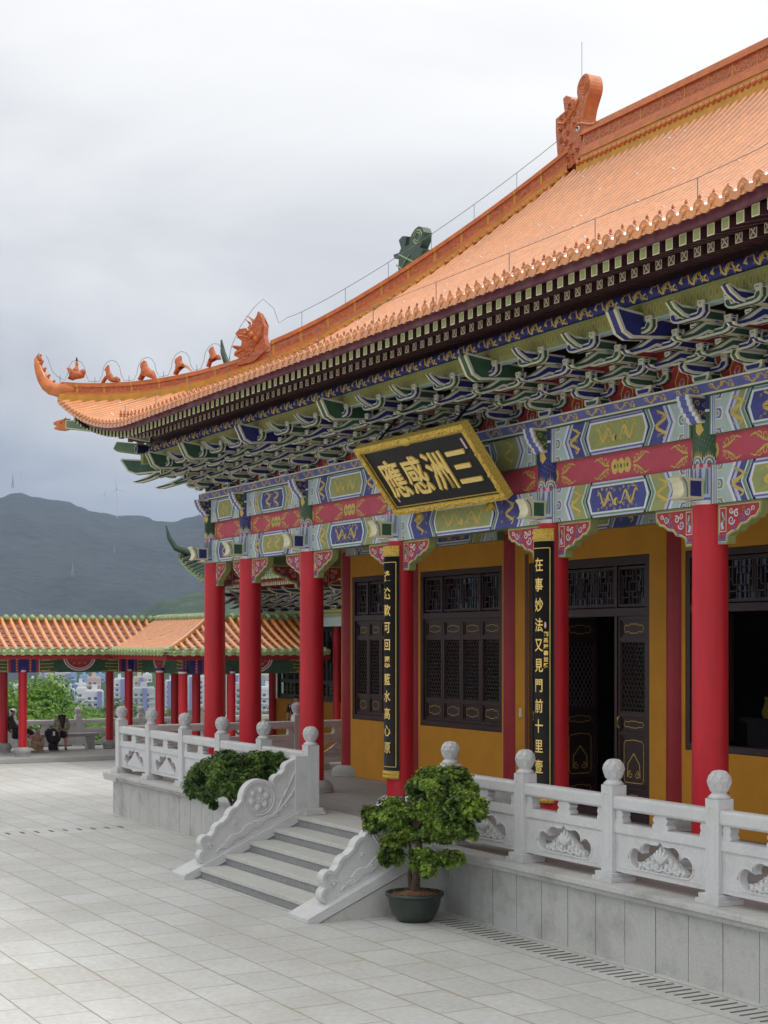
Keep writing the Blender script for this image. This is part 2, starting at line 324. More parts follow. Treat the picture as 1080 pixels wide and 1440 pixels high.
# lowland sheet reaching the horizon, falling away below the plaza
m=MB(); G=60; vs=[]
def land(X,Y):
    d=max(0,-31-X,X-60,Y-60,-70-Y); return -2.2-min(48,(d/3.2)**.95)+ (0 if d<60 else 1.5*math.sin(X/90)*math.cos(Y/70))
gx=[-6000,-4000,-3000,-2200,-1600,-1200,-900,-700,-550,-420,-320,-240,-180,-140,-110,-90,-75,-62,-52,-44,-38,-34,-31,0,60,90,200,500,1500,6000]
gy=[-6000,-3000,-1500,-800,-400,-200,-120,-80,-70,-40,-20,-10,0,10,20,30,40,50,60,75,90,120,160,220,300,420,600,850,1200,2000,3500,6000]
for X in gx:
    for Y in gy: vs.append((X,Y,land(X,Y)-(6 if -31<X<60 and -70<Y<60 else 0)))
ny=len(gy); m.add(vs,[(i*ny+j,i*ny+j+1,(i+1)*ny+j+1,(i+1)*ny+j) for i in range(len(gx)-1) for j in range(ny-1)],HILLN,True)
tag(m.obj('terrain'),kind='structure')
HAZE=bpy.data.materials.new('haze_air'); HAZE.use_nodes=True; hn=HAZE.node_tree; hn.nodes.clear()
ho=hn.nodes.new('ShaderNodeOutputMaterial'); hv=hn.nodes.new('ShaderNodeVolumePrincipled'); hv.inputs['Color'].default_value=(.60,.74,1,1); hv.inputs['Density'].default_value=.000135; hv.inputs['Anisotropy'].default_value=0
hn.links.new(hv.outputs[0],ho.inputs['Volume'])
m=MB(); m.box(-6100,6100,-6100,6100,-62,430,HAZE); tag(m.obj('haze'),kind='stuff')
# ---------------------------------------------------------------- stone balustrade pieces
def bud(mb,x,y,z,s=1,mt=GRAN):
    md=lambda a,zz: 1+.07*abs(math.cos(4*a))
    mb.lathe([(.098*s,0),(.112*s,.012*s),(.085*s,.04*s),(.068*s,.06*s),(.085*s,.075*s)],(x,y,z),24,mt,md)
    mb.lathe([(.085*s,.075*s),(.095*s,.10*s),(.112*s,.15*s),(.114*s,.19*s),(.10*s,.235*s),(.07*s,.27*s),(.03*s,.288*s),(.004*s,.292*s)],(x,y,z),24,mt,lambda a,zz:1+.10*abs(math.cos(4*a+(0 if zz<.17*s else PI/8)))-.04)
    RR=[(.075,.085),(.10,.095),(.15,.112),(.19,.114),(.235,.10),(.27,.07),(.292,.01)]
    def rad(zz):
        for (z0,r0),(z1,r1) in zip(RR,RR[1:]):
            if z0<=zz<=z1: return r0+(r1-r0)*(zz-z0)/(z1-z0)
        return RR[-1][1]
    for za,zb,ph,wd in ((.085,.185,0,.36),(.135,.235,PI/8,.36),(.19,.282,0,.40)):
        for k in range(8):
            a0=2*PI*k/8+ph; P=[]
            for i in range(13):
                t=i/12; u=1-abs(2*t-1); zz=za+(zb-za)*math.sin(u*PI/2); w=wd*math.cos(u*PI/2)**.6*(1 if t<.5 else -1)
                r=rad(zz)*(1+.02+.03*u); P.append((x+r*s*math.cos(a0+w),y+r*s*math.sin(a0+w),z+zz*s))
            mb.tube(P,.0065*s,4,mt)
def post_meshes():
    m=MB(); m.box(-.18,.18,-.17,.17,0,.05,GRAN); m.box(-.155,.155,-.145,.145,.05,.10,GRAN); m.box(-.10,.10,-.10,.10,.10,1.065,GRAN)
    pts=[(-.055,.28),(-.055,.92),(-.03,.97),(.03,.97),(.055,.92),(.055,.28),(.03,.25),(-.03,.25),(-.055,.28)]
    for fr in (front(0,-.1,0),plusx(.1,0,0)):
        m.tube([fr(u,v,0) for u,v in pts],.005,4,GRAN,False,False)
    p=m.mesh('post'); m=MB(); bud(m,0,0,1.065); return p,m.mesh('finial')
POST,BUD=post_meshes()
def hole_profile():
    pts=[(-.40,0)]
    pts+=[(-.40+.0+.12*math.cos(a),.125+.125*math.sin(a)) for a in [R(270-12*i) for i in range(1,19)]][:16]
    pts+=[(-.20+.115*math.cos(a),.235+.10*math.sin(a)) for a in [R(200-20*i) for i in range(0,8)]]
    pts+=[(-.045,.325),(0,.375)]
    half=[p for p in pts if p[0]<=0]
    return half+[(-x,y) for x,y in half[::-1] if x<0]
HOLE=hole_profile()
def relief(mb,fr,s=1):
    r2=random.Random(3)
    out=[(-.40,.0),(-.41,.035),(-.36,.075),(-.29,.09),(-.25,.13),(-.19,.15),(-.14,.19),(-.10,.22),(-.06,.25),(0,.30),(.06,.25),(.10,.22),(.14,.19),(.19,.15),(.25,.13),(.29,.09),(.36,.075),(.41,.035),(.40,0)]
    mb.prism([(u*s,v*s) for u,v in out],fr,-.03,.03,GRAN)
    for sd in (-1,1):
      for (u,v,r) in ((.36,.04,.035),(.29,.05,.04),(.22,.08,.045),(.15,.05,.05),(.15,.13,.04),(.08,.17,.04),(.08,.07,.045),(.23,.035,.03)):
        mb.ball(fr(sd*u*s,v*s,.028*(1 if True else 0)),(r*s,.022,r*s) ,GRAN,8,5)
        mb.tube([fr((sd*u+r*1.05*math.cos(a))*s,(v+r*1.05*math.sin(a))*s,.04) for a in [R(40*i) for i in range(8)]],.008*s,5,GRAN)
    for a in (-50,-25,0,25,50):
        d=V(math.sin(R(a)),math.cos(R(a)),0); 
        mb.tube([fr(d.x*t*s,(.10+d.y*t)*s,.045) for t in (0,.07,.14,.20 if a==0 else .16)],[.012*s,.028*s,.02*s,.002],6,GRAN)
    mb.tube([fr(u*s,(.03+.012*math.sin(u*40))*s,.04) for u in [-.3+.03*i for i in range(21)]],.012*s,5,GRAN)
def panel_meshes(Lp):
    fr=front(0,0,0); hw=Lp/2
    # plate with a cloud-shaped opening, z .12-.62 above the kerb; opening base at .22
    m=MB(); z0,z1,hz=.115,.58,.19; n=len(HOLE)
    sc_=min(1,(hw-.12)/.54); H=[(x*sc_,y*.88+hz) for x,y in HOLE]; cx,cy=0,hz+.15
    def rect(p):
        dx,dy=p[0]-cx,p[1]-cy; k=1e9
        if abs(dx)>1e-6: k=min(k,hw/abs(dx))
        if dy>1e-6: k=min(k,(z1-cy)/dy)
        if dy<-1e-6: k=min(k,(cy-z0)/-dy)
        return (cx+dx*k,cy+dy*k)
    O=[rect(p) for p in H]
    # exact corners
    for c in ((-hw,z0),(-hw,z1),(hw,z1),(hw,z0)):
        i=min(range(n),key=lambda k:math.hypot(O[k][0]-c[0],O[k][1]-c[1])); O[i]=c
    t=.05
    from mathutils.geometry import tessellate_polygon
    O=[(-hw,z0),(hw,z0),(hw,z1),(-hw,z1)]; allp=O+H; tri=tessellate_polygon([[Vector((u,v,0)) for u,v in O],[Vector((u,v,0)) for u,v in H]])
    for dd in (t,-t): m.add([fr(u,v,dd) for u,v in allp],[tuple(q) for q in tri],GRAN)
    for loop in (O,H):
        q=len(loop); m.add([fr(u,v,t) for u,v in loop]+[fr(u,v,-t) for u,v in loop],[(i,(i+1)%q,q+(i+1)%q,q+i) for i in range(q)],GRAN)
    for sg in (1,-1):
        m.tube([fr(u*1.05,(v-hz-.15)*1.06+hz+.15,sg*t) for u,v in H+[H[0]]],.009,4,GRAN)
        m.tube([fr(u,v,sg*t) for u,v in ((-hw+.04,z0+.05),(-hw+.04,z1-.05),(hw-.04,z1-.05),(hw-.04,z0+.05),(-hw+.04,z0+.05))],.005,4,GRAN,False)
    m.box(-hw,hw,-.065,.065,.55,.655,GRAN)
    pan=m.mesh('panel')
    m=MB(); relief(m,front(0,0,.188),sc_); rel=m.mesh('cloud_carving')
    m=MB(); m.prism([(-.085,.82),(-.085,.935),(-.06,.955),(.06,.955),(.085,.935),(.085,.82),(.06,.80),(-.06,.80)],plusx(0,0,0),-hw,hw,GRAN); rail=m.mesh('rail')
    sup=[]
    for x in (-hw+.07,0,hw-.07):
        m=MB(); wv=[(-.12,0),(-.135,.012),(-.125,.024),(-.095,.034),(-.12,.046),(-.125,.058),(-.10,.068),(-.105,.078),(.105,.078),(.10,.068),(.125,.058),(.12,.046),(.095,.034),(.125,.024),(.135,.012),(.12,0)]
        if abs(x)>.1: wv=[(u*.5,v) for u,v in wv]
        m.prism([(u,v*1.95) for u,v in wv],front(x,0,.652),-.055,.055,GRAN); sup.append(m.mesh('rail_support'))
    return pan,rel,rail,sup
PANEL_CACHE={}
def balustrade(name,pts,label,group=None,first=True,last=True,z=H0,skip=()):
    P=[Vector((x,y,0)) for x,y in pts]; root=empty(name,(P[0].x,P[0].y,z),label=label,cat='balustrade',group=group)
    for i,p in enumerate(P):
        if (i==0 and not first) or (i==len(P)-1 and not last): continue
        o=link('post',POST,root,p-P[0],.006); f=link('finial',BUD,o)
    for a,b in zip(P,P[1:]):
        Ls=(b-a).length-.2; k=round(Ls,2)
        if k not in PANEL_CACHE: PANEL_CACHE[k]=panel_meshes(Ls)
        rz=math.atan2((b-a).y,(b-a).x); c=(a+b)/2-P[0]
        pan,rel,rail,sup=PANEL_CACHE[k]
        po=link('panel',pan,root,c,0,rz); link('cloud_carving',rel,po)
        link('rail',rail,root,c,.012,rz); [link('rail_support',q,root,c,.004,rz) for q in sup]
    return root
# ---------------------------------------------------------------- terrace
T=empty('stone_terrace',(0,0,0),label='low grey stone terrace of upright slabs that carries the red-columned hall',cat='terrace')
m=MB(); m.box(-10.98,14,-1.70,14,-.02,H0-.14,DARKG); m.obj('core',T)
m=MB(); x=-11.0; r1=random.Random(5)
while x<13.9:
    m.box(x+.006,x+.524,-1.745+r1.uniform(-.002,.002),-1.70,0,H0-.13,GRANW)
    x+=.53
y=-1.72
while y<13.5: m.box(-11.02,-10.98,y+.003,y+.527,0,H0-.13,GRANW); y+=.53
m.obj('facing_slab',T)
capp=[(0,.0),(.0,.13),(-.30,.13),(-.30,.06),(-.24,.0),(-.22,-.02),(0,-.02)]
m=MB()
def capstones(x0,x1):
    x=x0
    while x<x1-.05:
        e=min(x+1.5,x1); m.prism([(u*1.0,v) for u,v in [(.5,.128),(-.30,.128),(-.305,.12),(-.305,.065),(-.26,.045),(-.245,.0),(-.20,-.012),(.5,-.012)]],lambda u,v,d:V(d,-1.60+u+.0,H0-.128+v),x+.002,e-.002,GRANB if False else GRANW); x=e
capstones(-11.1,-2.0); m.obj('coping',T,bevel=.008); m=MB(); capstones(1.98,13.9)
m.obj('coping',T,bevel=.008)
m=MB(); m.prism([(.5,.128),(-.30,.128),(-.305,.12),(-.305,.065),(-.26,.045),(-.245,.0),(-.20,-.012),(.5,-.012)],lambda u,v,d:V(-10.88+u,d,H0-.131+v),-1.903,13.5,GRANW)
m.obj('coping',T,bevel=.008)
m=MB(); m.add([(-10.5,-1.12,H0-.004),(14,-1.12,H0-.004),(14,14,H0-.004),(-10.5,14,H0-.004)],[(0,1,2,3)],FLOOR); m.box(-2.2,2.2,-1.72,-1.11,H0-.16,H0-.006,GRANT); m.obj('terrace_floor',T)
m=MB()
for i in range(80):
    x=2.75+.137*i
    if x<13: m.box(x,x+.026,-2.26+r1.uniform(-.004,.004),-1.93,.002,.006,DARKG)
tag(m.obj('drain_slot'),'long row of short dark drain slots in the paving along the right terrace wall','drain')
m=MB()
for i in range(60):
    y=-2.4-.27*i; m.box(-8.85,-8.60,y,y+.05,.002,.006,DARKG)
tag(m.obj('drain_slot'),'dashed line of dark drain slots crossing the plaza left of the stairs','drain')
# ---------------------------------------------------------------- stairs
S=empty('stone_staircase',(0,-1.74,0),label='short flight of grey stone steps between two carved cloud-shaped side stones',cat='staircase')
def SL(v): return (v[0],v[1]+1.74,v[2])
XL0,XL1,XR0,XR1=-2.50,-1.97,1.60,2.18
ys=[-3.50,-3.10,-2.70,-2.30,-1.90]
for k,yy in enumerate(ys):
    z=.17*(k+1); ye=(ys[k+1] if k<4 else -1.70)
    m=MB(); x=XL1+.001; r3=random.Random(k)
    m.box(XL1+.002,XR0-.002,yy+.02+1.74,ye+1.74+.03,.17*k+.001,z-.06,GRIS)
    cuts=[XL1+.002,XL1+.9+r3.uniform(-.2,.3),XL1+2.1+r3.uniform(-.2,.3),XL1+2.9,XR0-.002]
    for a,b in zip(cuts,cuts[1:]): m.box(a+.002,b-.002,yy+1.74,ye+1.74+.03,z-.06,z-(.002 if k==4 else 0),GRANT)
    m.obj('step',S,bevel=.006)
def stringer(x0,x1):
    m=MB(); fr=lambda u,v,d:V(d,u+1.74,v)
    m.prism([(-3.74,0),(-3.60,0),(-1.74,.80),(-1.74,.93),(-1.80,.93),(-3.74,.06)],fr,x0,x1,GRAN)
    a=m.obj('stringer',S,bevel=.008)
    m=MB(); m.prism([(-3.56,0),(-1.745,0),(-1.745,.78)],fr,x0+.02,x1-.02,GRANW); m.obj('stair_side_wall',S)
stringer(XL0,XL1); stringer(XR0,XR1)
def cheek(xc,name='carved_cheek_stone'):
    w=.085; m=MB(); fr=lambda u,v,d:V(xc+d,u+1.74,v)
    def arc(cy,cz,r,a0,a1,n=8): return [(cy+r*math.cos(R(a0+(a1-a0)*i/n)),cz+r*math.sin(R(a0+(a1-a0)*i/n))) for i in range(n+1)]
    out=arc(-3.38,.31,.11,250,110,7)+arc(-3.36,.52,.11,200,60,7)+arc(-3.10,.66,.15,175,95,6)+arc(-2.86,.86,.17,172,95,6)
    out+=arc(-2.50,1.13,.30,182,40,14)+arc(-2.17,1.38,.11,170,80,5)+arc(-1.97,1.56,.12,185,100,5)+[(-1.86,1.73),(-1.745,1.76),(-1.745,.92),(-1.80,.92),(-3.40,.20)]
    m.prism(out,fr,-w+.024,w-.024,GRAN); ins=inset(out,.042); q=len(out)
    for s_ in (1,-1):
        for i in range(q):
            j=(i+1)%q
            m.add([fr(*out[i],s_*w),fr(*out[j],s_*w),fr(*ins[j],s_*w),fr(*ins[i],s_*w),fr(*out[i],s_*(w-.024)),fr(*out[j],s_*(w-.024)),fr(*ins[j],s_*(w-.026)),fr(*ins[i],s_*(w-.026))],[(0,1,2,3),(0,1,5,4),(3,2,6,7)],GRAN)
    for sg in (1,-1):
        d=(w-.024)*sg
        c=(-2.50,1.13)
        for rr,tk in ((.255,.020),(.215,.012),(.06,.02)): m.tube([fr(c[0]+rr*math.cos(R(15*i)),c[1]+rr*math.sin(R(15*i)),d) for i in range(25)],tk,5,GRAN,True,False)
        m.ball(fr(c[0],c[1],d),(.02,.05,.05),GRAN)
        for k in range(6):
            a=R(60*k+20); q=(c[0]+.13*math.cos(a),c[1]+.13*math.sin(a))
            m.ball(fr(q[0],q[1],d),(.035,.055,.055),GRAN,10,6)
            m.tube([fr(q[0]+.058*math.cos(a+R(t)),q[1]+.058*math.sin(a+R(t)),d+.004) for t in range(-120,121,30)],.007,5,GRAN)
        for off in (0,.09,.18,.27):
            pts=[(-3.20+off*.55+.085*t,.36+off*.62+.046*t+.028*math.sin(t*2.1+off*20)) for t in [i*.5 for i in range(0,int(2*(12-off*22)))]]
            if len(pts)>2: m.tube([fr(u,v,d) for u,v in pts],.022,5,GRAN)
        r4=random.Random(2)
        for (u,v,r) in ((-3.3,.45,.06),(-3.0,.52,.05),(-2.75,.66,.05),(-2.45,.78,.055),(-2.2,.88,.05),(-2.05,1.0,.05),(-1.95,1.15,.045),(-1.88,1.32,.04),(-2.05,1.3,.05),(-1.9,1.5,.04),(-2.13,1.12,.05),(-2.9,.78,.045)):
            m.tube([fr(u+(r-.006*i)*math.cos(R(50*i)),v+(r-.006*i)*math.sin(R(50*i)),d) for i in range(9)],.018,5,GRAN)
            m.ball(fr(u,v,d),(.03,r*.5,r*.5),GRAN,7,4)
        for (a,b,c2) in (((-2.2,.95),(-2.05,1.2),(-1.86,1.6)),((-2.3,.85),(-2.0,1.05),(-1.82,1.4)),((-2.6,.78),(-2.3,.80),(-2.1,.98))):
            m.tube([fr(*(((1-t)**2*a[i]+2*t*(1-t)*b[i]+t*t*c2[i]) for i in (0,1)),d) for t in [i/8 for i in range(9)]],.022,5,GRAN)
    o=m.obj(name,S,bevel=.006)
    m=MB(); m.box(xc-.095,xc+.095,-1.745-.16+1.74,-1.70+1.74,.85,1.76,GRAN); m.obj('end_block',S,bevel=.006)
cheek(-2.11); cheek(1.96)
SP=1.757
RAILG='balustrades on the temple terrace'
balustrade('stone_balustrade',[(-2.11-SP*i,-1.6) for i in range(6)],'pale granite balustrade on the terrace edge left of the stairs',RAILG)
balustrade('stone_balustrade',[(2.06+SP*i,-1.6) for i in range(7)],'pale granite balustrade on the terrace edge right of the stairs, nearest to the viewer',RAILG)
balustrade('stone_balustrade',[(-2.11-SP*5,-1.6+1.99*i) for i in range(8)],'shaded granite balustrade running back along the far side of the terrace behind the red columns',RAILG,first=False)
# ---------------------------------------------------------------- tile roofs
RJ=random.Random(77)
def tile_row(mb,pts,side,r,mt,first=None,lip=.0006,nring=5,cap=None,mesh_seg=True,joint_mark=False):
    n=len(pts)
    for i in range(n-1):
        a,b=pts[i],pts[i+1]; t=(b-a).normalized(); up=side.cross(t).normalized()
        if up.z<0: up=-up
        vs=[]
        for p,rr,lf in ((a,r+lip,lip),(b,r,0)):
            for k in range(nring+1):
                q=PI*k/nring; vs.append(p+side*(math.cos(q)*rr)+up*(math.sin(q)*rr*1.35+lf))
        if joint_mark and RJ.random()<.10:
            q0=len(vs)//2; l=min(1,RJ.uniform(.010,.028)/(b-a).length); mb.add([v+up*.0015+(v-a-up*lip)*.03 for v in vs[1:q0-1]]+[v+(b-a)*l+up*.0015+(v-a-up*lip)*.03 for v in vs[1:q0-1]],[(j,j+1,q0-2+j+1,q0-2+j) for j in range(q0-3)],GLINT,True)  # thin pale ring at some joints, a painted glint on the glaze
        k1=nring+1; fs=[(k,k+1,k1+k+1,k1+k) for k in range(nring)]
        mb.add(vs,fs,(first if (first and i==0) else mt),True)
        mb.add(vs[:k1]+[a],[list(range(k1))+[k1]],(first if (first and i==0) else mt))
def end_disc(mb,p,side,down,r,mt,out):
    # round end tile (disc with raised rim) facing 'out'
    up=side.cross(out).normalized(); 
    if up.z<0: up=-up
    n=10; c=[p+side*(math.cos(2*PI*k/n)*r)+up*(math.sin(2*PI*k/n)*r) for k in range(n)]
    f=[q+out*.02 for q in c]; g=[p+out*.012+(q-p)*.72 for q in c]
    mb.add(c+f+g,[(k,(k+1)%n,n+(k+1)%n,n+k) for k in range(n)]+[(n+k,n+(k+1)%n,2*n+(k+1)%n,2*n+k) for k in range(n)]+[list(range(2*n,3*n))],mt,False)
    mb.ball(p+out*.014,(r*.4,)*3,mt,6,4)
def drip(mb,p,side,out,wd,h,mt):
    up=V(0,0,1)
    q=[(-.5,.0),(-.48,-.4),(-.3,-.8),(0,-1),(.3,-.8),(.48,-.4),(.5,0)]
    vs=[p+side*(u*wd)+up*(v*h)+out*.0 for u,v in q]+[p+side*(u*wd)+up*(v*h)+out*.02 for u,v in q]; n=7
    mb.add(vs,[list(range(n)),list(range(n,2*n))]+[(i,(i+1)%n,n+(i+1)%n,n+i) for i in range(n)],mt)
def roof_field(mb,count,fn,tmax,side,out,sp,seg,r,mt,pan,green=None,hats=None,drop=.0,discs=True,endm=None):
    """fn(i_float,t)->point on the roof bed; tmax(i)->length of row i (plan)"""
    for i in range(count):
        tm=tmax(i)
        if tm<.08: continue
        ns=max(1,int(round(tm/seg))); pts=[fn(i,tm*k/ns) for k in range(ns+1)]
        tile_row(mb,pts,side,r,mt,green,joint_mark=(r<.07 and discs and sp<.21))
        if discs: end_disc(mb,pts[0]+V(0,0,r*.35)+out*.01,side,0,r*1.28,endm or green or mt,out)
        # pan between row i and i+1
        tn=min(tmax(i+.5),max(tm,tmax(i+1)))
        if i<count-1:
            ns=max(1,int(round(tn/seg)))
            for k in range(ns):
                t0,t1=tn*k/ns,tn*(k+1)/ns
                a,b=fn(i,min(t0,9)),fn(i+1,t0); c,d=fn(i+1,t1),fn(i,t1); l=V(0,0,.001 if r<.07 else .02)
                mb.add([a+l,b+l,c,d,a-V(0,0,.02),b-V(0,0,.02)],[(0,1,2,3),(0,1,5,4)],(green if green and k==0 else pan))
            drip(mb,(fn(i,0)+fn(i+1,0))/2+out*.012+V(0,0,.01),side,out,sp*.78,sp*.38,endm or green or mt)
        if hats and hats(i):
            p=fn(i,.34)+V(0,0,r*1.1); mb.lathe([(.032,0),(.036,.016),(.020,.032),(.034,.058),(.025,.082),(.013,.10),(.018,.112),(.003,.145)],p,7,CARVE)
# ================================================================ THE HALL
HALL=empty('temple_hall',(0,0,0),label='large temple hall with orange glazed roof, red columns and painted blue and green brackets',cat='temple')
CX8=[-9.8,-8.02,-5.33,-2.12,2.12,5.33,8.02,9.8]; ZB=5.12; ZT=6.39; ZP=6.55
def lotus_base(mb,x,y,z):
    mb.lathe([(.36,0),(.375,.04),(.37,.10),(.33,.16),(.27,.205),(.25,.21)],(x,y,z),40,GRANB,lambda a,zz:1+.035*abs(math.sin(7*a)) if zz<.18 else 1)
    mb.lathe([(.39,0),(.39,.03),(.37,.045)],(x,y,z),32,GRANB)
def col_mesh(r,h,mt):
    m=MB(); m.lathe([(r*1.03,0),(r*1.01,h*.3),(r,h*.7),(r*.97,h)],(0,0,0),36,mt); return m.mesh('column')
CM=col_mesh(.212,ZB-H0-.20,RED); m=MB(); lotus_base(m,0,0,0); BM=m.mesh('lotus_base')
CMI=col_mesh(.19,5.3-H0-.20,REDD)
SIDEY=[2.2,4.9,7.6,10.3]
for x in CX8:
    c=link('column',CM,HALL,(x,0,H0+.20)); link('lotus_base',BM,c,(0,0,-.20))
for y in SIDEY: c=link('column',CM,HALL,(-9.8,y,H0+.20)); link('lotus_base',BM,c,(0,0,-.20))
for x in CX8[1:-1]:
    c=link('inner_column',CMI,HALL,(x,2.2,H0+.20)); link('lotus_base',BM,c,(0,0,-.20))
# ---- painting helpers
def spiral(mb,fr,u,v,s,fl,mt,d,turn=1.6,w=.22,a0=0):
    pts=[];ws=[]
    for i in range(13):
        t=i/12; a=a0+fl*turn*2*PI*t; r=s*(1-.8*t); pts.append((u+r*math.cos(a),v+r*math.sin(a))); ws.append(s*w*(1.1-.6*t))
    mb.ribbon(pts,ws,fr,d,mt)
def dragon(mb,fr,u,v,wd,h,fl,mt,d):
    if wd<h*1.1:
        pts=[(u+wd*.32*math.sin(t*2*PI*1.6+.4),v+h*.42*(t*2-1)) for t in [i/15 for i in range(16)]]
        mb.ribbon(pts,[wd*(.07+.10*math.sin(PI*i/15)) for i in range(16)],fr,d,mt)
        for k in (3,8,12): p=pts[k]; mb.ribbon([p,(p[0]+fl*wd*.25,p[1]+h*.06)],[wd*.09,wd*.03],fr,d+.0005,mt); mb.ribbon([p,(p[0]-fl*wd*.25,p[1]-h*.05)],[wd*.09,wd*.03],fr,d+.0010,mt)
        return
    pts=[];ws=[]
    for i in range(22):
        t=i/21; pts.append((u+fl*wd*(t-.5),v+h*.27*math.sin(t*2*PI*1.75+.6)*(1-.2*t))); ws.append(h*(.05+.075*math.sin(PI*min(1,t*1.1))))
    mb.ribbon(pts,ws,fr,d,mt)
    hd=pts[-1]; mb.face([(hd[0]-h*.1,hd[1]-h*.1),(hd[0]+fl*h*.12,hd[1]-h*.14),(hd[0]+fl*h*.2,hd[1]),(hd[0]+fl*h*.08,hd[1]+h*.2),(hd[0]-h*.1,hd[1]+h*.12)],fr,d+.0012,mt)
    for k in (4,8,12,17):
        p=pts[k]; sg=1 if k%8 else -1
        mb.ribbon([p,(p[0]+fl*h*.08,p[1]-sg*h*.18),(p[0]+fl*h*.2,p[1]-sg*h*.24)],[h*.07,h*.05,h*.03],fr,d+.0004,mt)
        mb.ribbon([(p[0]+fl*h*.06,p[1]-sg*h*.17),(p[0]-fl*h*.04,p[1]-sg*h*.30)],[h*.05,h*.02],fr,d+.0008,mt)
    for k in range(3): mb.ribbon([(u-wd*.3+k*wd*.28,v+h*.36),(u-wd*.22+k*wd*.28,v+h*.40)],h*.06,fr,d,mt)
def chev(mb,fr,H,x1,x2,mt,d,a,sg,vl=0,vh=1,st=False):
    # zone between two chevrons whose tip points outward (sg=+1 right / -1 left), x measured from centre
    f=lambda x,v:(sg*(x-a*abs(2*v-1)),v*H)
    g=(lambda x,v:(0,v*H)) if st else f
    mb.add([fr(*g(x1,vl),d),fr(*g(x1,.5),d),fr(*g(x1,vh),d),fr(*f(x2,vh),d),fr(*f(x2,.5),d),fr(*f(x2,vl),d)],[(0,1,4,5),(1,2,3,4)],mt)
def painted_beam(name,x0,x1,z0,z1,yf,yb,scheme,fr0=None,parent=HALL,bodycol=GREENM):
    L_=x1-x0; H=z1-z0; hl=L_/2; m=MB()
    fr=fr0 or front((x0+x1)/2,yf,z0)
    D=yb-yf; m.box(-hl,hl,0,H,-D,0,bodycol,fr)
    # underside: pattern strip
    fu=frame(fr(0,0,0),fr(1,0,0)-fr(0,0,0),fr(0,0,-1)-fr(0,0,0),fr(0,-1,0)-fr(0,0,0))
    for k in range(int(L_/.12)): m.face([(-hl+.12*k+.02,.02),(-hl+.12*k+.07,.02),(-hl+.12*k+.10,D-.03),(-hl+.12*k+.05,D-.03)],fu,.002,OLIVE)
    A,B=(PBLUE,OLIVE) if scheme else (OLIVE,PBLUE); a=H*.26; d=.002
    m.face([(-hl,0),(hl,0),(hl,H),(-hl,H)],fr,d,MINT)
    short=L_<1.9
    p=(.50 if short else .41)*hl
    seq=[(LILAC,0,p+a*.55+.16),(BLUE2 if scheme==0 else GREENM,0,p+.115+a*.3),(WHITE,0,p+.075+a*.2),(A,0,p)]
    # far layers first (each slightly proud)
    for sg in (1,-1):
        z=.0; base=hl-.27 if not short else hl-.2
        x=base
        for (mt,wd) in ((WHITE,.05),(BLUE2,.035),(LILAC,.05)):
            chev(m,fr,H,x-wd,x,mt,d+.002,a,sg); x-=wd
        fl0=p+.17+a*.1; 
        if not short: chev(m,fr,H,fl0,x,B,d+.002,a,sg)
        for (mt,wd) in ((WHITE,.022),(GREENM,.05),(LILAC,.03),(BLUE2,.03)):
            chev(m,fr,H,fl0-wd,fl0,mt,d+.003,a,sg); fl0-=wd
        # end tongues
        for vv in (.0,.5,1.0):
            for (k,mt,dd) in ((.115,WHITE,.0035),(.09,BLUE2 if scheme else GREENM,.004),(.06,LILAC,.0045),(.035,GREENM if scheme else OLIVE,.005)):
                s=H*k/.45*.62; e=base+.02-(.115-k); c=vv*H; lo=max(0,c-s); hi=min(H,c+s)
                q=[(sg*(hl-.10),lo),(sg*(e-.03 if lo>0 or vv==0 else e),lo),(sg*e,c),(sg*(e-.03),hi),(sg*(hl-.10),hi)]
                q=[(sg*(hl-.10),lo),(sg*(e-.01-.12*(1-vv if vv<.5 else vv)*0),max(lo,0)),(sg*(e+.03),min(max(c,0),H)),(sg*(e-.01),min(hi,H)),(sg*(hl-.10),hi)]
                e0=base+.03+(.115-k)*.9
                q=[(sg*(hl-.10),lo),(sg*(e0+.03),lo),(sg*e0,c),(sg*(e0+.03),hi),(sg*(hl-.10),hi)]
                m.face(q,fr,d+dd-.001,mt)
        # end stripes
        for (u0,u1,mt) in ((.0,.028,GREENM),(.028,.05,WHITE),(.05,.065,BLUE2),(.065,.09,LILAC),(.09,.105,GREENM),(.105,.12,WHITE)):
            m.face([(sg*(hl-u1),0),(sg*(hl-u0),0),(sg*(hl-u0),H),(sg*(hl-u1),H)],fr,d+.0055,mt)
        if not short:
            dragon(m,fr,sg*(.5*(p+.2)+.5*(x-a*.3)),H/2,H*.62,H*.9,sg,GOLD,d+.004)
    for (mt,top,e,dd) in ((LILAC,0,.095,.005),(BLUE2 if scheme==0 else GREENM,.022,.068,.0055),(WHITE,.045,.045,.006),(A,.068,0,.0065)):
        t=top/H if top else .0
        for sg in (1,-1): chev(m,fr,H,0,p+e,mt,d+dd-.002,a*(1-2*t),sg,t,1-t,True)
    dw=(p-a)*.92
    for sg in (1,-1):
        dragon(m,fr,sg*dw*.52,H/2,dw*.86,H*.72,-sg,GOLD,d+.0065)
        for q in range(5):
            for vv in (.24,.76): spiral(m,fr,sg*dw*(.14+.19*q),H*(vv+(.05 if q%2 else -.03)),H*.055,1 if q%2 else -1,GOLD,d+.0085,1.1,.3,q)
        if not short:
            for vv in (.2,.5,.8): spiral(m,fr,sg*(p+.26),H*vv,H*.06,sg,GOLD,d+.0070,1.1,.3)
            for vv in (.12,.5,.88): m.ribbon([(sg*(hl-.14),H*vv),(sg*(hl-.22),H*vv)],.012,fr,d+.0075,GOLD)
    o=m.obj(name,parent); return o
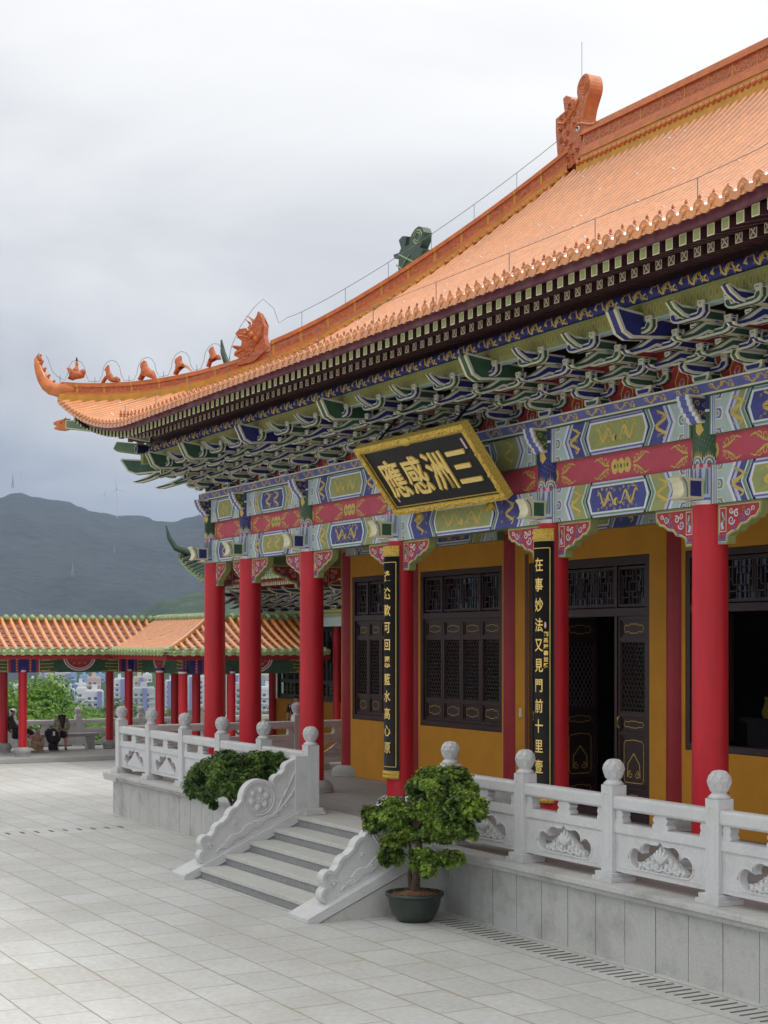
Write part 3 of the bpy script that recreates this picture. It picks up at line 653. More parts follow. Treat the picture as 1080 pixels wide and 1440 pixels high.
def frieze(x0,x1,fr0=None):
    m=MB(); L_=x1-x0; hl=L_/2; H=.36; fr=fr0 or front((x0+x1)/2,-.075,ZB+.45); m.box(-hl,hl,0,H,-.12,0,PINK,fr)
    for c in ([0,-hl,hl] if L_>1.9 else [-hl,hl]):
        for du in ((-.13,0,.13) if c==0 else (0,)):
            m.face([(c+du+.075*math.cos(R(30*i)) if abs(c+du+.075*math.cos(R(30*i)))<hl else math.copysign(hl,c),H/2+.10*math.sin(R(30*i))) for i in range(12)],fr,.002,GOLD)
            m.face([(c+du*1+.02*math.cos(R(60*i)) if abs(c+du)<hl-.01 else c-math.copysign(.02+.02*math.cos(R(60*i)),c),H/2+.03*math.sin(R(60*i))) for i in range(6)],fr,.004,GREEN)
        for sg in (-1,1):
            if abs(c+sg*.3)>hl: continue
            for vs in (-1,1):
                b=c+sg*(.25 if c==0 else .14)
                spiral(m,fr,b+sg*.07,H/2+vs*.09,.055,vs*sg,GOLD,.003,1.2,.3,R(180 if sg>0 else 0))
                spiral(m,fr,b+sg*.18,H/2+vs*.10,.045,-vs*sg,GOLD,.003,1.1,.32,R(180 if sg>0 else 0))
                m.ribbon([(b,H/2+vs*.02),(b+sg*.10,H/2+vs*.04),(b+sg*.24,H/2+vs*.13),(b+sg*.32,H/2+vs*.10)],[.03,.026,.024,.008],fr,.003,GOLD)
    return m.obj('frieze_board',HALL)
bays=list(zip(CX8,CX8[1:]))
for i,(a,b) in enumerate(bays):
    x0,x1=a+.17,b-.17; s=i%2      # alternate schemes
    painted_beam('painted_beam',x0,x1,ZB,ZB+.45,-.13,.13,0 if s else 1)
    frieze(x0,x1)
    painted_beam('painted_beam',x0,x1,ZB+.81,ZT,-.15,.13,1 if s else 0)
SY=[0]+SIDEY
for i,(a,b) in enumerate(zip(SY,SY[1:])):
    a,b=a+.17,b-.17; s=i%2
    painted_beam('painted_beam',a,b,ZB,ZB+.45,-.13,.13,s,left(-9.93,(a+b)/2,ZB))
    frieze(a,b,left(-9.875,(a+b)/2,ZB+.45))
    painted_beam('painted_beam',a,b,ZB+.81,ZT,-.15,.13,1-s,left(-9.95,(a+b)/2,ZB+.81))
# ---- column heads with carved blocks
def head_meshes(col,alt):
    m=MB(); hz=ZT-ZB
    m.lathe([(.205,0),(.205,hz)],(0,0,0),28,col)
    m.lathe([(.209,.0),(.209,.05)],(0,0,0),28,WHITE,cap=False); m.lathe([(.210,.05),(.210,.08)],(0,0,0),28,BLUE2,cap=False); m.lathe([(.209,.08),(.209,.11)],(0,0,0),28,LILAC,cap=False)
    m.lathe([(.208,.11),(.208,.43)],(0,0,0),28,LILAC,cap=False)
    fr=lambda u,v,d:V((.21+d)*math.sin(u/.21),-(.21+d)*math.cos(u/.21),v)
    for k in range(9):
        u=-.30+.085*k
        m.face([(u-.03,.12),(u+.005,.12),(u+.022,.42),(u+.008,.42)],fr,.002,GREENM if k%3 else PALEP)
        m.face([(u+.015,.12),(u+.035,.12),(u+.035,.42),(u+.026,.42)],fr,.002,BLUE2)
    for k in range(14): m.face([(-.35+.05*k,.43),(-.30+.05*k,.43),(-.30+.05*k,.475+.01*(k%2)),(-.35+.05*k,.47)],fr,.003,PALEP if k%2 else PINK)
    for k in range(5):
        u=-.28+.15*k
        for rr,mt,dd in ((.075,WHITE,.003),(.06,BLUE2,.004),(.042,WHITE,.005),(.028,GREENM,.006)):
            m.face([(u+rr*math.cos(R(18*i)),.48+rr*1.25*math.sin(R(18*i))) for i in range(11)],fr,dd,mt)
        for j in range(7): m.face([(u-.07+.02*j,.53),(u-.055+.02*j,.53),(u-.062+.02*j,.66-.03*abs(j-3)*(1 if k%2 else .4))],fr,.0025,GOLD)
    for k in range(60):
        m.face([(-.33+.0112*k+.005*math.cos(q*PI/2),.66+((k*7)%11)*.017+.005*math.sin(q*PI/2)) for q in range(4)],fr,.002,GOLD)
    for u in (-.18,.05,.26): m.face([(u-.05,.85),(u,.80),(u+.06,.87),(u+.03,.93),(u+.05,1.0),(u-.01,.96),(u-.06,1.0)],fr,.003,GOLD)
    m.lathe([(.212,hz-.16),(.212,hz-.02)],(0,0,0),28,BLUE,cap=False); m.lathe([(.2125,hz-.19),(.2125,hz-.16)],(0,0,0),28,WHITE,cap=False)
    A=m.mesh('column_head')
    # lower tenon: block with curled cream nose, projects toward the viewer
    m=MB(); f=lambda u,v,d:V(d,-u,v)
    m.prism([(.1,.06),(.40,.06),(.40,.30),(.1,.30)],f,-.10,.10,CREAM)
    for sg in (1,-1): m.face([(.22,.09),(.385,.09),(.385,.27),(.22,.27)],f,sg*.103,alt)
    nose=[(.40,.06),(.49,.045),(.53,.06),(.49,.10),(.475,.16),(.50,.24),(.55,.30),(.52,.325),(.40,.30)]
    m.prism(nose,f,-.10,.10,CREAM)
    for sg in (1,-1):
        m.ribbon([(.43,.075),(.425,.15),(.445,.24),(.50,.30)],[.02]*4,f,sg*.103,GREENM); m.ribbon([(.46,.07),(.45,.14),(.47,.22),(.52,.29)],[.012]*4,f,sg*.103,WHITE)
    m.face([(.15,.03),(.38,.03),(.38,.0),(.15,.0)],f,0,CREAM)
    B=m.mesh('lower_tenon')
    # upper cloud-edged block
    m=MB(); q=[(.1,-.32),(.24,-.32),(.27,-.285),(.28,-.25),(.315,-.24),(.325,-.20),(.36,-.19),(.37,-.14),(.395,-.12),(.40,-.07),(.42,-.05),(.42,0),(.1,0)]
    oprism(m,q,f,-.11,.11,WHITE,BLUE2,.02)
    for sg in (1,-1):
        m.face(inset(q,.020),f,sg*.1135,GOLD); m.face(inset(q,.036),f,sg*.1155,alt)
        for (u,v,a) in ((.18,-.10,0),(.29,-.10,1),(.18,-.22,1),(.25,-.2,0)): spiral(m,f,u,v,.04,1 if a else -1,GOLD,sg*.1175,1.2,.25)
    C_=m.mesh('cloud_block')
    return A,B,C_
HMS=[head_meshes(BLUE,GREEN),head_meshes(GREEN,BLUE)]
for i,x in enumerate(CX8):
    A,B,C_=HMS[0 if i%2 else 1] if False else HMS[1 if i in (0,2,5,7) else 0]
    if i in (3,): A,B,C_=HMS[0]
    if i in (4,): A,B,C_=HMS[0]
    h=link('column_head',A,HALL,(x,0,ZB)); link('beam_end',B,h); link('cloud_block',C_,h,(0,0,ZT-ZB))
for y in SIDEY:
    A,B,C_=HMS[0]; h=link('column_head',A,HALL,(-9.8,y,ZB),0,-PI/2); link('cloud_block',C_,h,(0,0,ZT-ZB))
h=link('column_head',HMS[1][0],HALL,(-9.8,0.0,ZB-.001),0,-PI/2); link('beam_end',HMS[0][1],h); link('cloud_block',HMS[1][2],h,(0,0,ZT-ZB))
# ---- spandrel brackets under the beams
def spandrel_mesh(l,sg):
    m=MB(); d=.47; f=lambda u,v,dd:V(sg*u,-dd,v)
    q=[(0,0),(0,-d),(.17*l/.75,-d),(.19*l/.75,-d*.80),(.26*l/.75,-d*.74),(.36*l/.75,-d*.70),(.42*l/.75,-d*.58),(.52*l/.75,-d*.55),(.60*l/.75,-d*.44),(.68*l/.75,-d*.42),(.73*l/.75,-d*.30),(.75*l/.75,-d*.34),(.77*l/.75,0)]
    m.prism(q,f,-.06,.06,OLIVE)
    p=inset(q,.022)
    for s in (1,-1):
        m.face(p,f,.062*s,CREAM); m.face(inset(q,.032),f,.064*s,REDP)
        k=l/.75
        m.face([(.04*k,-.05),(.16*k,-.05),(.16*k,-d+.14),(.04*k,-d+.14)],f,.0655*s,CREAM)
        m.face([(.05*k,-.06),(.15*k,-.06),(.15*k,-d+.15),(.05*k,-d+.15)],f,.067*s,REDP)
        m.face([(.02*k,-d+.11),(.15*k,-d+.11),(.15*k,-d+.03),(.02*k,-d+.03)],f,.067*s,BLUE2)
        m.face([(.05*k,-d+.10),(.12*k,-d+.10),(.12*k,-d+.06),(.05*k,-d+.06)],f,.069*s,REDP)
        m.ribbon([(.10*k,-.30),(.08*k,-.24),(.12*k,-.18),(.09*k,-.10)],[.05,.04,.035,.02],f,.0685*s,LILAC)
        m.ribbon([(.10*k,-.22),(.125*k,-.15),(.10*k,-.09)],[.03,.02,.01],f,.069*s,GREENM)
        for j,(u,v,r,mt) in enumerate(((.25,-.20,.06,LILAC),(.34,-.13,.05,WHITE),(.44,-.20,.055,BLUE2),(.54,-.12,.05,LILAC),(.63,-.09,.035,WHITE),(.30,-.30,.035,BLUE2),(.25,-.09,.04,WHITE),(.47,-.09,.035,GREENM))):
            spiral(m,f,u*k,v,r*k,1 if j%2 else -1,mt,.067*s,1.3,.36,j)
    return m.mesh('spandrel_bracket')
SPM={}
for i,(a,b) in enumerate(bays):
    l=.72 if b-a>2 else .50
    if b-a>4: l=.80
    for x,sg in ((a+.205,1),(b-.205,-1)):
        if (l,sg) not in SPM: SPM[(l,sg)]=spandrel_mesh(l,sg)
        link('spandrel_bracket',SPM[(l,sg)],HALL,(x,0,ZB-.001))
for a,b in zip(SY,SY[1:]):
    for y,sg in ((a+.205,1),(b-.205,-1)): link('spandrel_bracket',SPM[(.72,sg)],HALL,(-9.8,y,ZB-.001),0,PI/2)
# ---- plate beam above
def plate(name,fr,L0,L1):
    m=MB(); m.box(L0,L1,0,.16,-.42,0,BLUE2,fr); m.face([(L0,0),(L1,0),(L1,.022),(L0,.022)],fr,.002,CREAM); m.face([(L0,.138),(L1,.138),(L1,.16),(L0,.16)],fr,.002,CREAM)
    fu=frame(fr(0,0,0),fr(1,0,0)-fr(0,0,0),fr(0,0,-1)-fr(0,0,0),fr(0,-1,0)-fr(0,0,0)); m.box(L0,L1,-.01,-.001,-.41,-.01,GREEN,fr)
    k=L0+.3
    while k<L1-.2:
        dragon(m,fr,k,.078,.42,.15,1,GOLD,.003); 
        for du in (-.15,.02,.17): spiral(m,fr,k+du,.085,.035,1,GOLD,.0035,1,.4)
        k+=.60
    for j in range(int((L1-L0)/.07)): m.face([(L0+.07*j,.03),(L0+.07*j+.02,.03),(L0+.07*j+.05,.38),(L0+.07*j+.03,.38)],fu,.0125,OLIVE)
    return m.obj(name,HALL)
plate('plate_beam',front(0,-.21,ZT),-10.15,10.15); plate('plate_beam',left(-10.011,0,ZT+.001),-.14,11)
# ---- bracket sets
def boat(w,h): return [(-w,h),(-w*1.0,h*.45),(-w*.82,h*.12),(-w*.55,0),(w*.55,0),(w*.82,h*.12),(w,h*.45),(w,h),(w*.72,h),(w*.6,h*.55),(-w*.6,h*.55),(-w*.72,h)]
def block(mb,x,y,z,s,h,c):
    q=[(-s*.36,0),(s*.36,0),(s*.5,h*.45),(s*.5,h),(-s*.5,h),(-s*.5,h*.45)]
    oprism(mb,q,front(x,y,z),-s*.5,s*.5,CREAM,c,.014,WHITE)
    f=plusx(x,y,z); mb.face(inset(q,.014),f,s*.5+.002,WHITE); mb.face(inset(q,.024),f,s*.5+.004,c)
def bracket_meshes(A,B,big,diag=1.0):
    f=lambda u,v,d:V(d,-u*diag,v)          # u outward
    m=MB(); t=.055
    def arm(q,tt=t,c=A): oprism(m,q,f,-tt,tt,CREAM,c,.016,WHITE)
    arm([(-.15,.10),(-.15,.22),(.42,.22),(.44,.17),(.40,.12),(.30,.10)])
    arm([(-.15,.22),(-.15,.34),(.50,.345),(.68,.24),(.86,.155),(.93,.15),(.90,.125),(.80,.115),(.64,.165),(.48,.235)])
    arm([(-.15,.36),(-.15,.48),(.88,.485),(1.04,.38),(1.20,.29),(1.28,.285),(1.25,.255),(1.14,.245),(.98,.30),(.84,.37)])
    if big: arm([(.55,.47),(.95,.44),(1.22,.42),(1.34,.48),(1.40,.60),(1.46,.72),(1.44,.76),(1.30,.74),(.55,.66)],.10)
    else: arm([(.6,.49),(1.02,.49),(1.18,.52),(1.30,.59),(1.36,.66),(1.33,.68),(1.22,.635),(.6,.625)])
    P_=m.mesh('projecting_arms')
    m=MB(); q=[(-.11,0),(.11,0),(.15,.06),(.15,.12),(-.15,.12),(-.15,.06)]
    oprism(m,q,front(0,0,0),-.15,.15,CREAM,B,.02,WHITE); m.face(inset(q,.02),plusx(0,0,0),.152,WHITE); m.face(inset(q,.032),plusx(0,0,0),.154,B)
    Bs=m.mesh('base_block'); out=[]
    for (y,z,w,c1,c2) in ((-.0,.12,.34,A,B),(-.36,.215,.33,B,A),(-.72,.345,.33,A,B),(-1.06,.475,.28,B,A)):
        m=MB(); y*=diag; oprism(m,boat(w,.125),front(0,y,z),-.045,.045,CREAM,c1,.011,WHITE)
        for sx in (-1,0,1):
            if sx or y==0 or abs(y)<.8*diag: block(m,sx*(w-.045),y,z+.125,.105,.06,c2)
        # second, longer arm above the first
        if z<.2: oprism(m,boat(w+.12,.10),front(0,y+.0,z+.185),-.04,.04,CREAM,c2,.011,WHITE)
        out.append(m.mesh('cross_arm'))
    return P_,Bs,out
BR={}
for key in ((0,0),(0,1),(1,0),(1,1)): BR[key]=bracket_meshes((BLUE,GREEN)[key[0]],(GREEN,BLUE)[key[0]],key[1])
def put_set(x,y,col,big,rz=0):
    P_,Bs,out=BR[(col,big)]
    s=link('bracket_set',P_,HALL,(x,y,ZP),0,rz); link('base_block',Bs,s)
    for c in out: link('cross_arm',c,s)
sets=[]
def fill(a,b,n,ca):
    for k in range(1,n): sets.append((a+(b-a)*k/n,(ca+k)%2,0))
cc=[0]; nn=[2,3,3,4,3,3,2]
for k in nn: cc.append((cc[-1]+k)%2)
cc=[(c+ (0 if cc[5]==0 else 1))%2 for c in cc]      # column c6 carries a blue head
for i,((a,b),k) in enumerate(zip(bays,nn)): fill(a,b,k,cc[i])
for i,x in enumerate(CX8): sets.append((x,cc[i],1))
for x,c,b in sorted(sets): put_set(x,0,c,b)
for k in range(1,7): put_set(-9.8,.95*k,(cc[0]+k)%2,0,-PI/2)
put_set(-9.8,0.0,1-cc[0],1,-PI/2)
DG=bracket_meshes(GREEN,BLUE,1,1.414); s=link('corner_bracket_set',DG[0],HALL,(-9.8,0,ZP+.002),0,-PI/4)
for c in DG[2][1:3]: link('cross_arm',c,s)
s=link('corner_bracket_set',DG[0],HALL,(9.8,0,ZP+.002),0,PI/4)
# red boards between bracket feet
allx=sorted(s_[0] for s_ in sets)
def red_board(a,b,fr0=None):
    m=MB(); w=(b-a)/2; fr=fr0 or front((a+b)/2,.02,ZP); m.box(-w,w,0,.62,-.06,0,REDP,fr)
    for sg in (-1,1):
        e=[(sg*w,0),(sg*(w-.20),0),(sg*(w-.21),.06),(sg*(w-.16),.12),(sg*(w-.17),.19),(sg*(w-.10),.24),(sg*(w-.08),.32),(sg*w,.40)]
        m.face(e,fr,.006,CREAM); m.face([(u+sg*.022,v) for u,v in e],fr,.009,GREEN)
    spiral(m,fr,0,.10,.06,1,GOLD,.004,.9,.2); m.ribbon([(-.10,.04),(-.12,.14),(-.06,.24),(0,.38),(.06,.24),(.12,.14),(.10,.04)],.02,fr,.004,GOLD)
    for k in range(5): m.face([(-.0,.02),(-.075+.05*k*.75-.02,.06+.02*(2-abs(k-2))),(-.075+.0375*k,.10+.02*(2-abs(k-2))),(-.075+.05*k*.75+.025,.06+.02*(2-abs(k-2)))],fr,.006+.0005*k,PALEP if k%2 else PINK)
    for (u,v) in ((-.2,.3),(.2,.3),(-.25,.2),(.25,.2)): spiral(m,fr,u,v,.05,1 if u>0 else -1,GOLD,.004,1.2,.2)
    return m.mesh('bracket_board')
RBM={}
for a,b in zip(allx,allx[1:]):
    k=round(b-a,2)
    if k not in RBM: RBM[k]=red_board(-k/2,k/2)
    link('bracket_board',RBM[k],HALL,((a+b)/2,0,0))
for k in range(7): link('bracket_board',RBM[list(RBM)[1]],HALL,(-9.8,.475+.95*k,0),0,-PI/2)
# ---- eave purlins: olive board and blue round beam with gold flames
def eave_beams(fr,L0,L1):
    m=MB(); m.box(L0,L1,0,.205,-.16,0,OLIVE,fr)
    k=L0+.05
    while k<L1-.1:
        m.ribbon([(k+.03*math.cos(R(a)),.105+.06*math.sin(R(a))) for a in range(0,361,40)],.010,fr,.003,GOLD); m.ribbon([(k,.12),(k,.06)],.012,fr,.003,GREENM); k+=.105
    m.box(L0,L1,-.012,-.001,-.15,-.01,MINT,fr); m.obj('eave_board',HALL)
    m=MB(); n=8; pr=[(.085*math.cos(R(-90+180*i/n)),.085*math.sin(R(-90+180*i/n))) for i in range(n+1)]
    cf=lambda u,v,d:fr(u,.295+(.088+d)*math.sin(v/.088),-.07+(.088+d)*math.cos(v/.088))
    vs=[];
    for u in (L0-.12,L1):
        for i in range(17): vs.append(cf(u,.088*R(-180+22.5*i),0))
    m.add(vs,[(i,i+1,17+i+1,17+i) for i in range(16)]+[list(range(17)),list(range(17,34))],BLUE,True)
    m.tube([cf(L0-.121,.088*R(20*i),-.01) for i in range(19)],.008,4,CREAM)
    k=L0+.2; j=0
    while k<L1-.2:
        dragon(m,cf,k-.02,0,.34,.24,1,GOLD,.003); spiral(m,cf,k,.01,.055,1,GOLD,.004,1.2,.3); spiral(m,cf,k+.1,-.02,.04,-1,GOLD,.004,1.1,.3)
        m.face([(k+.22,-.10),(k+.30,-.02),(k+.34,.10),(k+.27,.04),(k+.20,.10),(k+.24,0)],cf,.004,GOLD); m.ribbon([(k+.2,.11),(k+.28,.06),(k+.37,.12)],.012,cf,.003,GOLD)
        k+=.52; j+=1
    m.obj('eave_purlin',HALL)
eave_beams(front(0,-1.07,7.18),-11.0,11.0); eave_beams(left(-10.87,0,7.181),-1.2,11.2)
# ================================================================ ROOF
XL,XR,YF,YR=-12.3,12.3,-2.5,5.2; P0=7.6
def Pz(t): return P0+.25*t+.05*t*t
def lift(s): return 1.0*max(0,1-s/4.4)**1.9
SPT=.205; NR=120
def f_front(i,t):
    x=XL+SPT*(i+.5); s=min(x-XL,XR-x); return V(x,YF+t-.0,Pz(t)+lift(max(0,s)))
def f_left(i,t):
    y=YF+SPT*(i+.5); s=min(y-YF,2*(YR-YF)-(y-YF)); return V(XL+t,y,Pz(t)+lift(max(0,s)))
m=MB()
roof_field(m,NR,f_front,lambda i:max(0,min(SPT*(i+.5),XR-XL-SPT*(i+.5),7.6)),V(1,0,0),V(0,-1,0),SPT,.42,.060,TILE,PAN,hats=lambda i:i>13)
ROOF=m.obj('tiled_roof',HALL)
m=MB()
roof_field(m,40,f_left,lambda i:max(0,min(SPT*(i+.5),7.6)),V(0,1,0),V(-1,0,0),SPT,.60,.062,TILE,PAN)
for (i0,i1) in ((40,75),): 
    for i in range(i0,i1,5):
        for k in range(8):
            tm=min(7.6,2*(YR-YF)-SPT*(i+.5)) if i>37 else 7.6
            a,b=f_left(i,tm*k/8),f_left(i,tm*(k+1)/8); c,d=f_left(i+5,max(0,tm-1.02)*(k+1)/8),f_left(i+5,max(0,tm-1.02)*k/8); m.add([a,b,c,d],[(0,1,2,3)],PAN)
# back and right slopes
for k in range(10):
    t0,t1=7.7*k/10,7.7*(k+1)/10
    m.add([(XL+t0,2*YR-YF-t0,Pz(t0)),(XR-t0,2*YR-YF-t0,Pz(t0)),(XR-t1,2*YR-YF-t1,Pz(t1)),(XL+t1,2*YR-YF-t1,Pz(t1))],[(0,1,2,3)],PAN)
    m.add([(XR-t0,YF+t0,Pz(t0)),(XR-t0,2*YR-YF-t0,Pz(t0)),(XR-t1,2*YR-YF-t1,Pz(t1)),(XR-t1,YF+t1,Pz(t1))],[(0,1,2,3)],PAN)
m.obj('roof_slope',HALL)
# soffit boards (close the roof from below)
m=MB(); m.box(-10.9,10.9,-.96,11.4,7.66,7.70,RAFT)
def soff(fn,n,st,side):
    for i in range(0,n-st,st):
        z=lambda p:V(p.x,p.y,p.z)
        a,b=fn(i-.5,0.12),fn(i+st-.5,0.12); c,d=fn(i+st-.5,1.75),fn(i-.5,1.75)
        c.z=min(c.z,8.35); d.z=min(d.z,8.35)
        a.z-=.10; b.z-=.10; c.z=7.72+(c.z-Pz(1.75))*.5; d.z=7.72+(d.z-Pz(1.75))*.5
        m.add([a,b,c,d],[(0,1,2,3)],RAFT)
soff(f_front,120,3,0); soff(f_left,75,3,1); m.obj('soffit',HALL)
# fascia + rafters
def eave_trim(fn,n,side,out,i0=0):
    m=MB()
    for i in range(i0,n):
        a,b=fn(i-.5,0),fn(i+.5,0); o_=-out
        for p in (a,b): pass
        q=[a+o_*.06+V(0,0,.0),b+o_*.06+V(0,0,.0),b+o_*.06+V(0,0,-.118),a+o_*.06+V(0,0,-.118),b+o_*.12+V(0,0,-.118),a+o_*.12+V(0,0,-.118)]
        m.add(q,[(0,1,2,3),(3,2,4,5)],FASC)
    m.obj('fascia_board',HALL)
    m=MB()
    for i in range(max(i0,3),n):
        p=fn(i,0); inn=-out; l=p.z-P0
        damp=lambda t:max(0,l*(1-.45*t/1.4))
        for (t0,t1,z0,w,h,lay) in ((.13,1.35,-.115,.053,.115,0),(.66,1.35,-.13,.053,.125,1)):
            za=P0+z0+(.0 if not lay else -.0)+damp(t0); 
            if lay: za=P0-.062+damp(t0)
            sl=.27
            A=V(p.x,p.y,0)+inn*t0; Bp=V(p.x,p.y,0)+inn*t1; zb=za+sl*(t1-t0)-(damp(t0)-damp(t1))
            vs=[A+side*(-w)+V(0,0,za),A+side*w+V(0,0,za),A+side*w+V(0,0,za-h),A+side*(-w)+V(0,0,za-h),Bp+side*(-w)+V(0,0,zb),Bp+side*w+V(0,0,zb),Bp+side*w+V(0,0,zb-h),Bp+side*(-w)+V(0,0,zb-h)]
            m.add(vs,[(0,1,5,4),(1,2,6,5),(2,3,7,6),(3,0,4,7)],RAFT)
            e=[v+out*.002 for v in vs[:4]]; m.add(e,[(0,1,2,3)],CREAM)
            c=sum(e,V(0,0,0))/4
            e2=[c+(v-c)*.80+out*.002 for v in e]; m.add(e2,[(0,1,2,3)],OLIVE if not lay else FASC)
            if lay:
                for (j,k) in ((0,2),(1,3)):
                    d=(e2[k]-e2[j]).normalized(); nn_=d.cross(out)*.007; m.add([e2[j]+nn_+out*.002,e2[j]-nn_+out*.002,e2[k]-nn_+out*.002,e2[k]+nn_+out*.002],[(0,1,2,3)],CREAM)
    m.obj('rafter_ends',HALL)
eave_trim(f_front,NR-1,V(1,0,0),V(0,-1,0)); eave_trim(f_left,40,V(0,1,0),V(-1,0,0))
# dark backing just under the rafters
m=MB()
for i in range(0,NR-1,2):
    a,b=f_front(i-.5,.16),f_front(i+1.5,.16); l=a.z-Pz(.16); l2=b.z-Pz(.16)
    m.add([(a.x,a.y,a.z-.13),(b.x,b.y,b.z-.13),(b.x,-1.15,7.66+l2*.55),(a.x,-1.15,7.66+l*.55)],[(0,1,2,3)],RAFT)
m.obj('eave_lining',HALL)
# corner beams with beast head
def corner_beam(mir=1):
    m=MB(); d=V(-1,-1,0).normalized() if mir==1 else V(1,-1,0).normalized(); O=V(-9.8*mir,0,0); sdv=V(0,0,1).cross(d)
    f=lambda u,v,w:O+d*u+V(0,0,v)+sdv*w
    oprism(m,[(1.2,7.32),(2.15,7.46),(2.22,7.52),(2.14,7.66),(1.2,7.55)],f,-.10,.10,OLIVE,GREENM,.02)
    oprism(m,[(1.4,7.62),(2.7,7.90),(3.32,7.98),(3.32,8.16),(2.7,8.12),(1.4,7.9)],f,-.09,.09,CREAM,GREENM,.02)
    o=m.obj('corner_beam',HALL)
    m=MB(); hd=[(3.30,7.97),(3.42,7.95),(3.56,7.97),(3.60,8.0),(3.52,8.03),(3.60,8.07),(3.60,8.12),(3.48,8.16),(3.40,8.17),(3.30,8.19)]
    m.prism(hd,f,-.085,.085,RIDGE)
    for w_ in (-.088,.088): m.ball(f(3.43,8.11,w_),(.025,.025,.025),CARVE); m.tube([f(3.36,8.15,w_),f(3.30,8.22,w_)],[.02,.005],5,CARVE)
    m.obj('beast_head',o)
corner_beam(1); corner_beam(-1)
# ---------------------------------------------------------------- ridges
def band(m,pts,side,layers,mtj=None,step=None):
    pts=[Vector(p) for p in pts]
    for (w,z0,z1,mt) in layers:
        vs=[]
        for p in pts:
            for (s,z) in ((-w,z0),(w,z0),(w,z1),(-w,z1)): vs.append(p+side*s+V(0,0,z))
        n=len(pts); m.add(vs,[(4*i+k,4*i+(k+1)%4,4*i+4+(k+1)%4,4*i+4+k) for i in range(n-1) for k in range(4)]+[(0,1,2,3),tuple(4*n-4+k for k in range(4))],mt)
def resample(pts,st):
    out=[pts[0]]; acc=0
    for a,b in zip(pts,pts[1:]):
        l=(b-a).length; t=st-acc
        while t<l: out.append(a.lerp(b,t/l)); t+=st
        acc=(l-(t-st))
    return out
def hip_ridge(sx,sy=1,full=True):
    sd=V(1,-sx,0).normalized() if sy==1 else V(1,sx,0).normalized()
    def P(t,extra=0):
        X=(XL+t) if sx==1 else (XR-t); Y=(YF+t) if sy==1 else (2*YR-YF-t); tt=max(t,0)
        return V(X,Y,Pz(tt)+lift(tt)+extra)
    sd=V(1,-1,0).normalized() if sx*sy==1 else V(1,1,0).normalized()
    up=[P(7.62-.25*i) for i in range(18)]
    m=MB(); band(m,up,sd,[(.17,-.10,.10,YTRIM),(.13,.10,.17,RIDGE),(.10,.17,.21,RIDGE),(.085,.21,.40,CARVE),(.12,.40,.45,RIDGE),(.075,.45,.50,RIDGE)])
    for i,p in enumerate(resample(up,.62)): 
        d=V(sd.y,-sd.x,0)*.02; band(m,[p-d,p+d],sd,[(.09,.165,.46,YTRIM),(.128,.395,.455,YTRIM)])
    for p in resample(up,.165):
        for s in (-1,1): m.ball(p+sd*s*.19+V(0,0,-.0),(.05,.05,.045),RIDGE,6,4)
    m.obj('hip_ridge',HALL)
    lo=[P(3.37-.22*i) for i in range(16)]; lo=[p+V(0,0,.02) for p in lo]
    tipd=V(-sx,-sy,0)
    e=P(0)
    m=MB(); m2=[(.0,.02),(-.10,.06),(-.18,.14),(-.25,.27),(-.30,.42),(-.335,.57),(-.355,.70),(-.36,.74)]
    band(m,lo,sd,[(.15,-.12,.10,YTRIM),(.11,.10,.15,RIDGE),(.075,.15,.27,CARVE),(.10,.27,.32,RIDGE),(.06,.32,.36,RIDGE)])
    for p in resample(lo,.62):
        d=V(sd.y,-sd.x,0)*.02; band(m,[p-d,p+d],sd,[(.08,.10,.33,YTRIM),(.105,.265,.325,YTRIM),(.155,-.10,.10,YTRIM)])
    # upswept horn at the corner
    base=[P(t)+V(0,0,.24) for t in (.3,.15)]
    horn=[(e.x+sx*q[0],e.y+sy*q[0],e.z+q[1]+.18) for q in m2]
    path=base+[Vector(h) for h in horn]; rr=[.10,.14,.15,.145,.135,.12,.105,.085,.06,.03]
    m.tube([p-V(0,0,.0) for p in path],rr,10,RIDGE)
    for k,h in enumerate(horn[2:7]):
        q=Vector(h)+V(sx,sy,0)*(.085-.012*k)+V(0,0,.04); m.ball(q,(.05,.05,.045),CARVE,8,5); m.ball(q+V(sx,sy,0)*.03+V(0,0,.04),.03,RIDGE,6,4)
    m.ball(Vector(horn[-2])+V(sx,sy,0)*.05,(.05,.05,.06),CARVE); m.tube([horn[-1],(horn[-1][0]+sx*.05,horn[-1][1]+sy*.05,horn[-1][2]+.09)],[.02,.004],5,CARVE)
    m.obj('hip_ridge_end',HALL)
    return P
PH=hip_ridge(1); hip_ridge(-1); hip_ridge(1,-1); hip_ridge(-1,-1)
def skin_obj(name,nodes,edges,mt,parent=None,loc=(0,0,0),sub=2,rotz=0,scale=1,bump=None):
    me=bpy.data.meshes.new(name); me.from_pydata([n[0] for n in nodes],edges,[]); me.materials.append(mt)
    o=bpy.data.objects.new(name,me); COL.objects.link(o)
    o.modifiers.new('skin','SKIN'); 
    if not me.skin_vertices: pass
    lay=me.skin_vertices[0].data if me.skin_vertices else None
    for i,n in enumerate(nodes):
        r=n[1]; lay[i].radius=(r,r) if not hasattr(r,'__len__') else r
    lay[0].use_root=True
    s=o.modifiers.new('sub','SUBSURF'); s.levels=sub; s.render_levels=sub
    # freeze to a plain mesh
    dg=bpy.context.evaluated_depsgraph_get(); ev=o.evaluated_get(dg); nm=bpy.data.meshes.new_from_object(ev)
    nm.name=name; nm.polygons.foreach_set('use_smooth',[True]*len(nm.polygons)); nm.materials.clear(); nm.materials.append(mt)
    bpy.data.objects.remove(o); 
    if scale!=1: nm.transform(Matrix.Scale(scale,4))
    return link(name,nm,parent,loc,0,rotz)
